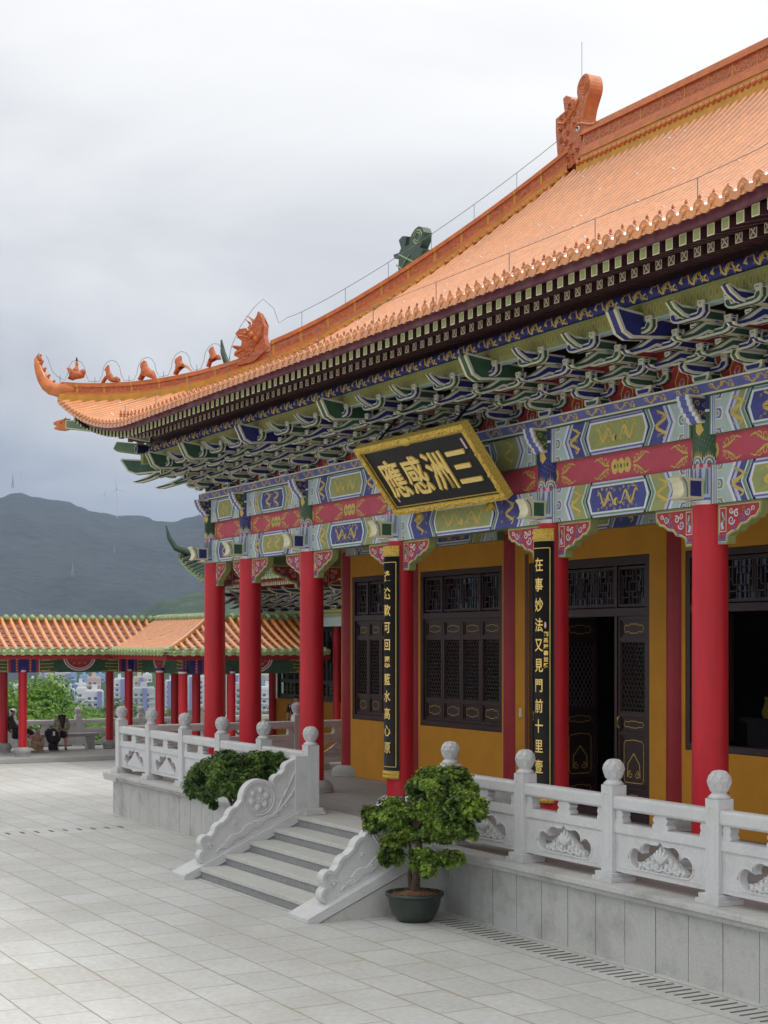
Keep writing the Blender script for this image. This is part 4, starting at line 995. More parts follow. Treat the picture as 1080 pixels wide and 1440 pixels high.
# ridge figures (local x forward/outward along the hip, z up)
def figure(kind,t):
    p=PH(t)+V(0,0,.37); ang=math.atan2(-1,-1)
    if kind==0:   # rider on a round-bodied hen
        nd=[((0,0,.12),.10),((.07,0,.16),.085),((.13,0,.24),.045),((.16,0,.31),.045),((.21,0,.31),.018),((-.10,0,.18),.075),((-.16,0,.28),.035)]
        ed=[(0,1),(1,2),(2,3),(3,4),(0,5),(5,6)]
        o=skin_obj('ridge_figure',nd,ed,CARVE,HALL,p,2,ang); o.scale=(1.1,1.25,1.05)
        skin_obj('rider',[((-.01,0,.20),.05),((-.01,0,.29),.05),((-.0,0,.35),.02),((0,0,.39),.035),((0,0,.45),.016),((.06,.05,.27),.018)],[(0,1),(1,2),(2,3),(3,4),(1,5)],RIDGE,o)
        m=MB(); m.lathe([(.022,0),(.012,.04),(.016,.05),(.002,.08)],(0,0,.45),8,BLACK); m.obj('cap',o); return
    K={1:([((-.10,0,.05),.055),((.0,0,.10),.055),((.06,0,.20),.045),((.08,0,.28),.03),((.10,0,.33),.04),((.17,0,.31),.018),((.15,.03,.12),.022),((.22,.035,.01),.018),((.15,-.03,.12),.022),((.22,-.035,.01),.018),((-.2,0,.10),.02),((.07,0,.42),.012)],[(0,1),(1,2),(2,3),(3,4),(4,5),(2,6),(6,7),(2,8),(8,9),(0,10),(4,11)]),
       2:([((-.06,0,.08),.09),((.0,0,.19),.085),((.05,0,.29),.06),((.07,0,.36),.065),((.14,0,.35),.03),((.10,.05,.12),.03),((.16,.06,.01),.028),((.10,-.05,.12),.03),((.16,-.06,.01),.028),((-.18,0,.12),.045),((.03,.05,.44),.012),((.03,-.05,.44),.012)],[(0,1),(1,2),(2,3),(3,4),(1,5),(5,6),(1,7),(7,8),(0,9),(3,10),(3,11)]),
       3:([((-.08,0,.08),.085),((-.02,0,.18),.075),((.04,0,.26),.055),((.06,0,.33),.06),((.14,0,.33),.03),((.08,.05,.12),.028),((.13,.055,.01),.026),((.08,-.05,.12),.028),((.13,-.055,.01),.026),((-.17,0,.16),.04),((-.01,0,.42),.02)],[(0,1),(1,2),(2,3),(3,4),(1,5),(5,6),(1,7),(7,8),(0,9),(3,10)]),
       4:([((-.07,0,.08),.08),((-.02,0,.20),.065),((.02,0,.30),.05),((.04,0,.37),.05),((.11,0,.36),.025),((.08,.04,.14),.026),((.12,.05,.01),.024),((.08,-.04,.14),.026),((.12,-.05,.01),.024),((-.12,0,.28),.03),((.02,0,.46),.016)],[(0,1),(1,2),(2,3),(3,4),(1,5),(5,6),(1,7),(7,8),(0,9),(3,10)])}
    nd,ed=K[kind]; nd=[(a,b*1.3) for a,b in nd]; skin_obj('ridge_figure',nd,ed,CARVE,HALL,p,2,ang).scale=(.98,.98,.95)
for k,t in enumerate((.305,.87,1.43,1.97,2.48)): figure(k,t)
def extruded(name,poly,fr,d0,d1,mt,parent,bev=.02,extra=None):
    m=MB(); m.prism(poly,fr,d0,d1,mt)
    if extra: extra(m)
    return m.obj(name,parent,bevel=bev)
fh=lambda u,v,d:V(XL+u,YF+u,v)+V(1,-1,0).normalized()*d
BE=[(3.33,9.40),(3.28,9.7),(3.29,9.87),(3.25,10.0),(3.22,10.14),(3.2,10.17),(3.17,10.06),(3.12,9.96),(3.1,9.83),(2.98,9.84),(2.92,9.83),(2.88,9.79),(2.85,9.74),(2.88,9.69),(2.93,9.70),(2.87,9.67),(2.91,9.63),(2.95,9.59),(2.94,9.49),(2.79,9.49),(2.84,9.44),(2.91,9.44),(2.84,9.37),(2.83,9.3),(2.9,9.26),(2.88,9.10),(3.12,9.15)]
def bex(m):
    for s in (-1,1):
        d=.14*s
        m.tube([fh(u,v,d*.6) for u,v in ((3.06,9.83),(3.10,9.88),(3.11,9.97),(3.07,10.05),(3.01,10.10))],[.03,.028,.022,.016,.008],6,RIDGE)
        m.tube([fh(u,v,d*.3) for u,v in ((3.02,9.84),(3.05,9.90),(3.03,9.98),(2.97,10.05))],[.025,.022,.016,.006],6,RIDGE)
        m.ball(fh(3.04,9.80,d),(.03,.03,.03),WHITE,8,5); m.ball(fh(3.035,9.80,d*1.22),(.013,)*3,BLACK,6,4)
        m.ball(fh(3.0,9.74,d*.9),(.05,.05,.04),RIDGE); m.ball(fh(3.10,9.70,d),(.06,.06,.07),RIDGE); m.ball(fh(3.16,9.60,d),(.06,.06,.09),CARVE)
        m.tube([fh(u,v,d) for u,v in ((2.90,9.70),(2.97,9.68),(3.04,9.66),(3.09,9.62))],.018,5,RIDGE)
        for k in range(4): m.tube([fh(3.16+.03*k,9.5+.05*k,d),fh(3.20+.025*k,9.70+.07*k,d),fh(3.22+.01*k,9.86+.07*k,d*.6)],[.03,.025,.006],6,CARVE)
        for k in range(9): m.ball(fh(3.0+.04*(k%4)+.02*(k//4),9.3+.09*(k//3),d*.9),(.035,.03,.035),CARVE,7,4)
        m.tube([fh(u,v,d) for u,v in ((2.82,9.49),(2.92,9.47),(2.98,9.42),(2.86,9.35))],.02,5,RIDGE)
extruded('ridge_beast',BE,fh,-.13,.13,CARVE,HALL,.02,bex)
CHI=[(-4.92,12.75),(-4.97,13.15),(-4.99,13.32),(-4.99,13.56),(-4.8,13.6),(-4.7,13.62),(-4.75,13.88),(-4.65,13.91),(-4.5,13.83),(-4.47,13.78),(-4.39,13.76),(-4.33,13.68),(-4.28,13.75),(-4.30,13.86),(-4.29,13.96),(-4.25,14.03),(-4.2,14.08),(-4.15,14.11),(-4.10,14.125),(-4.05,14.13),(-4.0,14.12),(-3.96,14.09),(-3.92,14.03),(-3.90,13.96),(-3.89,13.89),(-3.895,13.82),(-3.92,13.75),(-3.96,13.68),(-4.01,13.60),(-4.05,13.53),(-4.08,13.46),(-4.10,13.39),(-4.12,13.31),(-4.01,13.27),(-3.81,13.20),(-3.68,13.14),(-3.66,13.06),(-3.92,13.04),(-4.14,13.05),(-4.22,13.01),(-4.2,12.91),(-4.05,12.86),(-4.0,12.74),(-4.1,12.66),(-4.51,12.5),(-4.95,12.5)]
def chi_mesh(a,b,white=True):
    m=MB(); f=lambda u,v,d:V(u+4.4,-d,v-12.6); m.prism(CHI,f,-.15,.15,a,b)
    for s in (1,-1):
        d=.15*s
        c=(-4.08,13.93)
        for r_ in (.165,.12,.07): m.tube([f(c[0]+r_*.9*math.cos(R(20*i)),c[1]+r_*math.sin(R(20*i)),d) for i in range(19)],.014,5,a,True,False)
        m.tube([f(c[0]+(.10-.0045*i)*math.cos(R(30*i)),c[1]+(.10-.0045*i)*math.sin(R(30*i)),d) for i in range(20)],.012,5,a)
        r5=random.Random(4)
        for (u,v) in ((-4.8,13.5),(-4.65,13.55),(-4.5,13.6),(-4.38,13.5),(-4.7,13.35),(-4.55,13.42),(-4.85,13.3),(-4.4,13.3),(-4.6,13.2),(-4.8,13.1),(-4.55,13.7),(-4.35,13.62),(-4.65,13.0),(-4.5,12.9),(-4.75,12.85),(-4.3,12.78),(-4.45,12.72),(-4.6,12.7)):
            r_=.06; q=r5.uniform(0,6)
            m.tube([f(u+(r_-.005*i)*math.cos(q+R(45*i)),v+(r_-.005*i)*math.sin(q+R(45*i)),d) for i in range(9)],.024,5,b)
        m.tube([f(u,v,d) for u,v in ((-4.9,13.45),(-4.7,13.40),(-4.5,13.5),(-4.35,13.62),(-4.26,13.70))],.035,6,a)
        m.ball(f(-4.26,13.16,d),(.055,.04,.06),WHITE if white else a,8,6); m.ball(f(-4.24,13.17,d*1.25),(.02,.02,.025),BLACK if white else b,6,4)
        m.tube([f(u,v,d) for u,v in ((-4.36,13.22),(-4.26,13.26),(-4.1,13.22),(-3.9,13.14),(-3.72,13.1))],.03,6,a)
        for (u,v,dz) in ((-4.12,13.03,-.07),(-4.0,13.02,-.07),(-4.12,12.90,.07),(-4.02,12.87,.07)): m.tube([f(u,v,d*.8),f(u+.01,v+dz,d*.8)],[.028,.006],6,WHITE if white else a)
    return m.mesh('ridge_end_dragon')
CHM=chi_mesh(RIDGE,CARVE); cdr=link('ridge_end_dragon',CHM,HALL,(-4.4,5.2,12.6),.02)
mr=link('ridge_end_dragon',CHM,HALL,(4.4,5.2,12.6),.02,PI)
m=MB(); band(m,[(-4.12,5.2,0),(4.12,5.2,0)],V(0,1,0),[(.30,12.15,12.42,YTRIM),(.20,12.42,12.60,YTRIM),(.22,12.60,12.70,RIDGE),(.16,12.70,12.78,RIDGE),(.14,12.78,13.0,CARVE),(.19,13.0,13.07,RIDGE),(.13,13.07,13.15,RIDGE)])
for k in range(15): band(m,[(-4.2+.6*k-.012,5.2,0),(-4.2+.6*k+.012,5.2,0)],V(0,1,0),[(.145,12.77,13.01,YTRIM)])
for k in range(60):
    x=-4.05+.205*k*.68
    for i in range(1): m.ball((x,4.90,12.44),(.06,.05,.06),RIDGE,6,4); spiral(m,front(x,5.06,12.78),0,.11,.07,1 if k%2 else -1,RIDGE,.006,1.2,.3); spiral(m,front(x,5.06,12.78),.05,.06,.04,1,RIDGE,.008,1.2,.3)
m.obj('main_ridge',HALL)
# lightning conductors
m=MB(); m.tube([(-4.35,5.2,12.9),(-4.35,5.2,14.85)],.006,4,WIRE)
pts=[PH(t)+V(0,0,.82) for t in [7.5-.25*i for i in range(16)]]; m.tube(pts,.006,4,WIRE)
for p in resample(pts,1.0): m.tube([p,p-V(0,0,.34)],.006,4,WIRE)
def wp(t,h): return PH(max(t,0)) + V(t if t<0 else 0,t if t<0 else 0,h)
w_=[wp(3.75,.82),wp(3.6,.84),wp(3.48,.80),wp(3.40,1.15),wp(3.24,1.42),wp(3.1,1.32),wp(2.9,1.05),wp(2.76,.7),wp(2.72,.45)]
for c in (2.48,1.97,1.43,.87,.305):
    w_+=[wp(c+.20,.42)]+[wp(c+.15*math.cos(R(a)),.56+.30*math.sin(R(a))) for a in range(0,181,30)]+[wp(c-.20,.42)]
w_+=[wp(-.02,.50),wp(-.10,.62),wp(-.16,.85),wp(-.2,.95)]
m.tube(w_,.0055,4,WIRE)
for t in (2.73,2.22,1.70,1.15,.6,.03): m.tube([wp(t,.34),wp(t,.52)],.006,4,WIRE)
el=[f_front(i,.14)+V(0,0,.34) for i in range(18,118,4)]; m.tube(el,.004,4,WIRE)
for p in el[::2]: m.tube([p,p-V(0,0,.32)],.006,4,WIRE)
m.obj('lightning_wire',HALL)
# ================================================================ WALLS, WINDOWS, DOORS
YW=2.10
m=MB(); F=front(0,YW,0); ztop=6.45
def wallpiece(x0,x1,z0,z1): m.box(x0,x1,YW,YW+.22,z0,z1,YWALL)
wins=[]      # (x0,x1) openings
for (a,b) in zip(CX8[1:-1],CX8[2:-1]):
    if a==-2.12: continue
    wins.append((a+.24,b-.24))
for (x0,x1) in wins: wallpiece(x0,x1,H0,1.99); wallpiece(x0,x1,4.80,ztop)
for x in CX8[1:-1]: wallpiece(x-.24,x+.24,H0,ztop)
wallpiece(-1.88,-1.56,H0,ztop); wallpiece(1.56,1.88,H0,ztop); wallpiece(-1.56,1.56,4.80,ztop)
m.box(-8.24,-8.02,YW+.22,8.4,H0,ztop,YWALL); m.box(8.02,8.24,YW+.22,8.4,H0,ztop,YWALL); m.box(-8.24,8.24,8.4,8.6,H0,ztop,YWALL)
m.obj('wall',HALL)
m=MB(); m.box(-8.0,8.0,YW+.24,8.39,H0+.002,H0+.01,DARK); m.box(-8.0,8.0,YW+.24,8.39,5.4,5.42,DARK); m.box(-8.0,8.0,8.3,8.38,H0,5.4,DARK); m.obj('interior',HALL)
m=MB(); m.box(-9.7,9.7,-.05,YW+.1,6.46,6.5,GREEN); m.box(-9.95,-8.2,-.1,11,6.461,6.501,GREEN)
for k in range(26): m.box(-9.6+.75*k,-9.55+.75*k,.15,YW-.05,6.42,6.459,BLUE)
m.obj('veranda_ceiling',HALL)
for x in CX8[1:-1]: painted_beam('cross_beam',.20,2.02,5.45,5.8,-.1,.1,1,frame((x+.1,1.11,5.45),(0,1,0),(0,0,1),(1,0,0)))
for (a,b) in zip(CX8[1:-1],CX8[2:-1]): painted_beam('inner_beam',a+.19,b-.19,5.22,5.72,YW-.12,YW-.005,0 if (b-a)>4 or (b-a)<3 else 1)
def cloud_line(mb,fr,u,v,w,h,d):
    pts=[(-w,0),(-w*.86,h*.8),(-w*.5,h*.65),(-w*.35,h),(w*.35,h),(w*.5,h*.65),(w*.86,h*.8),(w,0),(w*.86,-h*.8),(w*.5,-h*.65),(w*.35,-h),(-w*.35,-h),(-w*.5,-h*.65),(-w*.86,-h*.8),(-w,0)]
    mb.ribbon([(u+x,v+y) for x,y in pts],.008,fr,d,GOLD)
def framebox(mb,fr,u0,u1,v0,v1,w,d0,d1,mt=WOOD):
    mb.box(u0,u1,v0,v0+w,d0,d1,mt,fr); mb.box(u0,u1,v1-w,v1,d0,d1,mt,fr); mb.box(u0,u0+w,v0+w,v1-w,d0,d1,mt,fr); mb.box(u1-w,u1,v0+w,v1-w,d0,d1,mt,fr)
def lattice(mb,fr,u0,u1,v0,v1,st=.10):
    W_,Hh=u1-u0,v1-v0
    for sg in (1,-1):
        k=-Hh*.62
        while k<W_:
            # line u=u0+k+ (v-v0)*.62
            pts=[]
            for vv in (0,Hh): pts.append((k+vv*.62,vv))
            (ua,va),(ub,vb)=pts
            if ua<0: va+=(0-ua)/.62; ua=0
            if ub>W_: vb-=(ub-W_)/.62; ub=W_
            if vb>va+.01:
                A=(u0+(ua if sg==1 else W_-ua),v0+va); B=(u0+(ub if sg==1 else W_-ub),v0+vb)
                mb.tube([fr(A[0],A[1],.0+.006*sg),fr(B[0],B[1],.0+.006*sg)],.010,4,WOOD,False)
            k+=st
def fret(mb,fr,u0,u1,v0,v1,seed=0):
    W_,Hh=u1-u0,v1-v0; b=lambda a,c,e,g:mb.box(u0+a*W_,u0+c*W_,v0+e*Hh,v0+g*Hh,-.01,.012,WOOD,fr); t=.018/W_; q=.018/Hh
    def hl(y,a,c): b(a,c,y-q/2,y+q/2)
    def vl(x,e,g): b(x-t/2,x+t/2,e,g)
    n=max(1,round(W_/.45))
    for i in range(n):
        a=i/n; w_=1/n
        H_=lambda y,p,r_: hl(y,a+p*w_,a+r_*w_); V_=lambda x,p,r_: vl(a+x*w_,p,r_)
        H_(.18,0,.35); H_(.82,.65,1); H_(.35,.2,.65); H_(.65,.35,.8); H_(.5,0,.2); H_(.5,.8,1); H_(.82,0,.45); H_(.18,.55,1)
        V_(.2,.35,1); V_(.35,0,.65); V_(.65,.35,1); V_(.8,0,.65); V_(.5,.65,1); V_(.5,0,.35); V_(.08,.0,.82); V_(.92,.18,1)
        V_(.0,0,1)
def leaf(x,w,z0,z1,kind,parent,name,rz=0,hinge=None):
    """one casement leaf; local origin at its left foot"""
    m=MB(); f=frame((0,0,0),(1,0,0),(0,0,1),(0,-1,0)); H=z1-z0; s=.055
    framebox(m,f,0,w,0,H,s,-.03,.03)
    def solid(v0,v1,lines=None):
        m.box(s,w-s,v0,v1,-.015,.0,WOOD,f); framebox(m,f,s+.01,w-s-.01,v0+.01,v1-.01,.022,0,.016)
        if lines=='cloud': cloud_line(m,f,w/2,(v0+v1)/2,w/2-s-.06,(v1-v0)/2-.06,.018 if False else .006)
        if lines=='big':
            u0,u1=s+.06,w-s-.06; a,b=v0+.06,v1-.06
            m.ribbon([(u0,a+.05),(u0,b-.06),(u0+.04,b-.02),(w/2,b),(u1-.04,b-.02),(u1,b-.06),(u1,a+.05),(u1-.04,a),(u0+.04,a),(u0,a+.05)],.009,f,.006,GOLD)
            for sg in (1,-1): spiral(m,f,w/2+sg*.075,a+.12,.06,-sg,GOLD,.007,1.3,.22,R(90)); m.ribbon([(w/2,b-.2),(w/2+sg*.05,b-.26),(w/2+sg*.14,b-.36),(w/2+sg*.15,a+.08)],.013,f,.007,GOLD)
    def bar(v): m.box(s,w-s,v-.03,v+.03,-.03,.03,WOOD,f)
    if kind=='window':
        solid(s,.36-.03,'cloud'); bar(.36); lo=.39; solid(H-.32+.03,H-s,'cloud'); bar(H-.32); hi=H-.35
    else:
        solid(s,.32,'cloud'); bar(.35); solid(.38,1.14,'big'); bar(1.17); solid(1.2,1.42,'cloud'); bar(1.45); lo=1.48; solid(H-.34+.03,H-s,'cloud'); bar(H-.34); hi=H-.37
    o=m.obj(name,parent,(x,0,z0)); o.rotation_euler=(0,0,rz)
    m=MB(); framebox(m,f,s,w-s,lo,hi,.02,-.012,.018); lattice(m,f,s+.02,w-s-.02,lo+.02,hi-.02,.082); m.obj('lattice',o)
    m=MB(); m.box(s,w-s,lo,hi,-.022,-.016,GLASS,f); m.obj('pane',o)
    if kind=='door': m=MB(); m.tube([f(.03,1.25,.03),f(.03,1.27,.065),f(.03,1.40,.065),f(.03,1.42,.03)],.012,6,GILT); m.obj('handle',o)
    return o
def window(x0,x1,openw=False):
    R0=empty('window',(x0,YW+.07,0)); R0.parent=HALL; w=x1-x0
    m=MB(); f=frame((0,0,0),(1,0,0),(0,0,1),(0,-1,0)); framebox(m,f,0,w,2.0,4.79,.09,-.08,.06); m.box(.09,w-.09,3.93,4.04,-.06,.055,WOOD,f)
    lw=(w-.18)/4
    for k in (1,3): m.box(.09+lw*k-.025,.09+lw*k+.025,4.04,4.70,-.05,.05,WOOD,f)
    m.obj('frame',R0)
    for (a,b) in ((0,1),(1,3),(3,4)):
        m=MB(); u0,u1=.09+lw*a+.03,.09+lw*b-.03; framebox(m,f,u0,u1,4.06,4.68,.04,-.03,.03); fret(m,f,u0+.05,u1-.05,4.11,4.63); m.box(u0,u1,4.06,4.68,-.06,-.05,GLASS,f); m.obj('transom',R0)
    if not openw:
        for k in range(4): leaf(.09+lw*k+.004,lw-.008,2.095,3.925,'window',R0,'casement')
    else:
        leaf(.09,lw,2.095,3.925,'window',R0,'casement',R(80))
        leaf(w-.09,lw,2.095,3.925,'window',R0,'casement',R(100))
for i,(x0,x1) in enumerate(wins): window(x0,x1,openw=(x0>2 and x0<3))
D0=empty('doorway',(-1.56,YW+.07,0)); D0.parent=HALL; f=frame((0,0,0),(1,0,0),(0,0,1),(0,-1,0)); w=3.12
m=MB(); m.box(0,.10,H0,4.79,-.09,.06,WOOD,f); m.box(w-.10,w,H0,4.79,-.09,.06,WOOD,f); m.box(.1,w-.1,4.66,4.79,-.09,.06,WOOD,f); m.box(.1,w-.1,3.90,4.02,-.07,.055,WOOD,f); m.box(.1,w-.1,H0,H0+.12,-.09,.06,WOOD,f)
lw=(w-.2)/4
for k in (1,3): m.box(.1+lw*k-.03,.1+lw*k+.03,4.02,4.66,-.05,.05,WOOD,f); m.box(.1+lw*k-.03,.1+lw*k+.03,H0+.12,3.90,-.05,.05,WOOD,f)
m.obj('frame',D0)
for (a,b) in ((0,1),(1,3),(3,4)):
    m=MB(); u0,u1=.1+lw*a+.035,.1+lw*b-.035; framebox(m,f,u0,u1,4.04,4.64,.04,-.03,.03); fret(m,f,u0+.05,u1-.05,4.09,4.59); m.box(u0,u1,4.04,4.64,-.06,-.05,GLASS,f); m.obj('transom',D0)
leaf(.1,lw-.035,H0+.125,3.895,'door',D0,'door_leaf'); leaf(.1+3*lw+.035,lw-.035,H0+.125,3.895,'door',D0,'door_leaf')
leaf(.1+lw+.04,lw-.04,H0+.125,3.895,'door',D0,'door_leaf',R(95)); leaf(.1+3*lw-.04,lw-.04,H0+.125,3.895,'door',D0,'door_leaf',R(85))
m=MB(); m.box(-1.66,-1.57,YW-.012,YW+.0,H0,4.95,mat('brown_trim',(.12,.03,.015),.5)); m.box(-1.82,-1.75,YW-.02,YW,2.28,2.42,CREAM); m.obj('switch_plate',HALL)
# ---------------------------------------------------------------- shrine seen through the open window
sh=empty('altar_statue',(2.2,4.6,H0+.28),label='small gilded seated statue on a dark altar inside the hall, seen through the open window',cat='statue')
m=MB(); m.box(-.9,.9,-.4,.4,-.28,1.15,WOOD); m.box(-1,1,-.46,.46,1.15,1.22,WOOD); m.obj('altar_table',sh)
sb_=skin_obj('figure',[((0,0,.15),.26),((0,0,.42),.22),((0,0,.68),.20),((0,0,.84),.07),((0,-.01,.98),.12),((0,0,1.14),.06),((.26,-.05,.60),.07),((.3,-.2,.34),.06),((0,-.28,.30),.05),((-.26,-.05,.60),.07),((-.3,-.2,.34),.06),((.36,-.12,.08),.11),((0,-.32,.06),.09),((-.36,-.12,.08),.11)],[(0,1),(1,2),(2,3),(3,4),(4,5),(2,6),(6,7),(7,8),(2,9),(9,10),(0,11),(11,12),(0,13)],mat('dull_gilt',(.30,.18,.05),.4,.3,metal=.5),sh,(0,0,1.3),2,0,.8)
m=MB(); m.lathe([(.5,0),(.55,.08),(.42,.12)],(0,0,1.2),20,GILT); 
for k in range(14): a=2*PI*k/14; m.tube([(0,.2,2.0),(.62*math.cos(a),.22,2.0+.75*math.sin(a))],[.03,.01],5,MATS['dull_gilt'])
m.tube([(.62*math.cos(R(15*i)),.22,2.0+.75*math.sin(R(15*i))) for i in range(25)],.03,6,MATS['dull_gilt'],True,False); m.obj('halo',sh)
for k,(x,c_) in enumerate(((-.7,GILT),(-.35,WHITE),(.4,CREAM),(.75,GILT))):
    m=MB(); m.lathe([(.06,0),(.09,.08),(.05,.2),(.03,.26),(.05,.32)],(0,0,0),14,c_); tag(m.obj('vase',None,(2.2+x*.8,4.30,H0+1.505)),('gilded','white','cream','second gilded')[k]+' vase on the altar inside the open window'+(' right of the statue' if x>0 else ' left of the statue'),'vase','vases on the altar')
# ================================================================ PLAQUE AND COUPLETS
def glyph(ch,size,off=0,ext=0):
    cu=bpy.data.curves.new('g','FONT'); cu.body=ch; cu.size=size; cu.offset=off; cu.extrude=ext; cu.align_x='CENTER'; cu.resolution_u=4
    o=bpy.data.objects.new('g',cu); COL.objects.link(o); dg=bpy.context.evaluated_depsgraph_get(); dg.update()
    me=bpy.data.meshes.new_from_object(o.evaluated_get(dg)); bpy.data.objects.remove(o); bpy.data.curves.remove(cu)
    xs=[v.co.x for v in me.vertices]; ysv=[v.co.y for v in me.vertices]
    cx,cy=(min(xs)+max(xs))/2,(min(ysv)+max(ysv))/2
    me.transform(Matrix.Translation((-cx,-cy,0))); return me
GOLDT=mat('gold_leaf_lettering',(.95,.66,.18),.35,.1,30,.3,60,metal=.1)
PLQ=empty('name_plaque',(.09,-.40,5.50),label='black plaque with four large gold characters in a gilded frame, tilted under the eaves',cat='plaque')
tilt=math.atan2(.75,.98); PW,PHt=3.14,1.235
PLQ.rotation_euler=(tilt,0,0)         # local: x right, z up the board, -y front
m=MB(); fp=front(0,0,0); m.box(-PW/2+.03,PW/2-.03,.04,PHt-.04,-.07,.0,BLACK,fp); m.obj('board',PLQ)
m=MB(); bw=.10
def fring(a,b,w_,d0,d1,mt):
    framebox(m,fp,-PW/2+a,PW/2-a,a,PHt-a,w_,d0,d1,mt)
fring(0,0,bw,-.08,.05,GILT); fring(bw,0,.018,-.02,.025,BLACK); fring(bw+.018,0,.010,-.02,.02,GILT); r6=random.Random(9)
for i in range(420):
    s=r6.uniform(0,2*(PW+PHt)); q=r6.uniform(.025,bw-.025)
    if s<PW: u,v=s-PW/2,q
    elif s<PW*2: u,v=s-PW*1.5,PHt-q
    elif s<2*PW+PHt: u,v=-PW/2+q,s-2*PW
    else: u,v=PW/2-q,s-2*PW-PHt
    if abs(u)>PW/2-.02 or not .02<v<PHt-.02: continue
    r_=r6.uniform(.015,.035); m.ball(fp(u,v,.05),(r_,r_*.7,r_),GILT,6,4)
m.ball(fp(0,PHt-.06,.06),(.16,.04,.07),GILT); m.obj('frame',PLQ)
for k,ch in enumerate('應感洲三'):
    g=glyph(ch,.68,.010,.012); g.materials.clear(); g.materials.append(GOLDT); g.transform(Matrix.Scale(.90,4,(1,0,0)))
    g.transform(Matrix.Rotation(PI/2,4,'X')); g.transform(Matrix.Translation((-1.0+.655*k,-.012,.60))); link('character',g,PLQ)
m=MB(); m.face([(-1.30,.20),(-1.26,.20),(-1.26,.36),(-1.30,.36)],fp,.003,PALEP); m.face([(1.26,.85),(1.31,.85),(1.31,1.02),(1.26,1.02)],fp,.003,PALEP); m.obj('seal',PLQ)
m=MB()
for x in (-1.02,.98):
    m.tube([(x,.02,-.02),(x,-.02,-.10),(x,.05,-.16)],[.07,.09,.03],8,GILT)
m.obj('support_boss',PLQ)
m=MB()
for x in (-1.1,1.1): m.tube([(x,.04,PHt-.06),(x,.62,PHt+.05)],.02,6,BLACK)
m.obj('hanger',PLQ)
def couplet(x,text,label,note=None):
    Cc=empty('couplet_board',(x,0,0),label=label,cat='couplet board',group='couplet boards on the central columns'); r=.262; A=R(58); z0,z1=1.37,4.98
    f=lambda u,v,d:V((r+d)*math.sin(u/r),-(r+d)*math.cos(u/r),v)
    m=MB(); n=16; us=[-A*r+2*A*r*i/n for i in range(n+1)]
    vs=[f(u,v,d) for d in (0,-.035) for v in (z0,z1) for u in us]; k=n+1
    fs=[(i,i+1,k+i+1,k+i) for i in range(n)]+[(2*k+i,2*k+i+1,3*k+i+1,3*k+i) for i in range(n)]+[(i,i+1,2*k+i+1,2*k+i) for i in range(n)]+[(k+i,k+i+1,3*k+i+1,3*k+i) for i in range(n)]+[(0,k,3*k,2*k),(n,k+n,3*k+n,2*k+n)]
    m.add(vs,fs,BLACK,True); 
    for e in m.sm: pass
    m.obj('board',Cc)
    m=MB(); e=A*r-.055
    for (a,b) in (((-e,z0+.16),(e,z0+.16)),((-e,z1-.20),(e,z1-.20)),((-A*r,z1-.10),(A*r,z1-.10)),((-A*r,z0+.09),(A*r,z0+.09))): m.ribbon([(a[0]+(b[0]-a[0])*i/12,a[1]) for i in range(13)],.013,f,.003,GOLD)
    for s in (-1,1): m.ribbon([(s*e,z0+.16),(s*e,z1-.20)],.013,f,.003,GOLD)
    m.obj('border_line',Cc)
    m=MB()
    for (za,zb) in ((z0-.03,z0+.08),(z1-.09,z1+.06)):
        rr=random.Random(3)
        for i in range(14):
            u=-A*r+2*A*r*(i+.5)/14
            for vv in (.25,.75): m.ball(f(u,za+(zb-za)*vv,.0),(.026,.022,.034),GILT,7,5)
        m.box(-A*r,A*r,za,zb,-.04,.005,GILT,f) if False else None
        vs=[f(u,v,.006) for v in (za,zb) for u in us]+[f(u,v,-.04) for v in (za,zb) for u in us]
        m.add(vs,fs,GILT); m.obj('gilt_end',Cc); m=MB()
    dz=(z1-.38-(z0+.30))/(len(text)-1)
    for i,ch in enumerate(text):
        g=glyph(ch,.195,.003,0); bm=bmesh.new(); bm.from_mesh(g)
        for q in range(-6,7): bmesh.ops.bisect_plane(bm,geom=bm.verts[:]+bm.edges[:]+bm.faces[:],plane_co=(q*.018,0,0),plane_no=(1,0,0))
        for v in bm.verts: p=f(v.co.x*.84+.035,4.56-.273*i+v.co.y,.006); v.co=p
        bm.to_mesh(g); bm.free(); g.materials.clear(); g.materials.append(GOLDT); link('character',g,Cc)
    if note:
        for i,ch in enumerate(note):
            g=glyph(ch,.068,.002,0)
            for v in g.vertices: v.co=f(v.co.x+.155,3.62-.085*i+v.co.y,.005)
            g.materials.clear(); g.materials.append(GOLDT); link('signature',g,Cc)
        m=MB(); m.face([(.145+.016*math.cos(R(30*i)),3.74+.045*math.sin(R(30*i))) for i in range(12)],f,.004,PALEP); m.obj('seal',Cc)
couplet(-2.12,'逢途歎可回恩藍水高心原','curved black board with gold characters only, on the red column left of the doorway')
couplet(2.12,'在事妙法又見門前十里壹','curved black gold-lettered board with a small signature, on the column right of the doorway','劉英騎書並題')
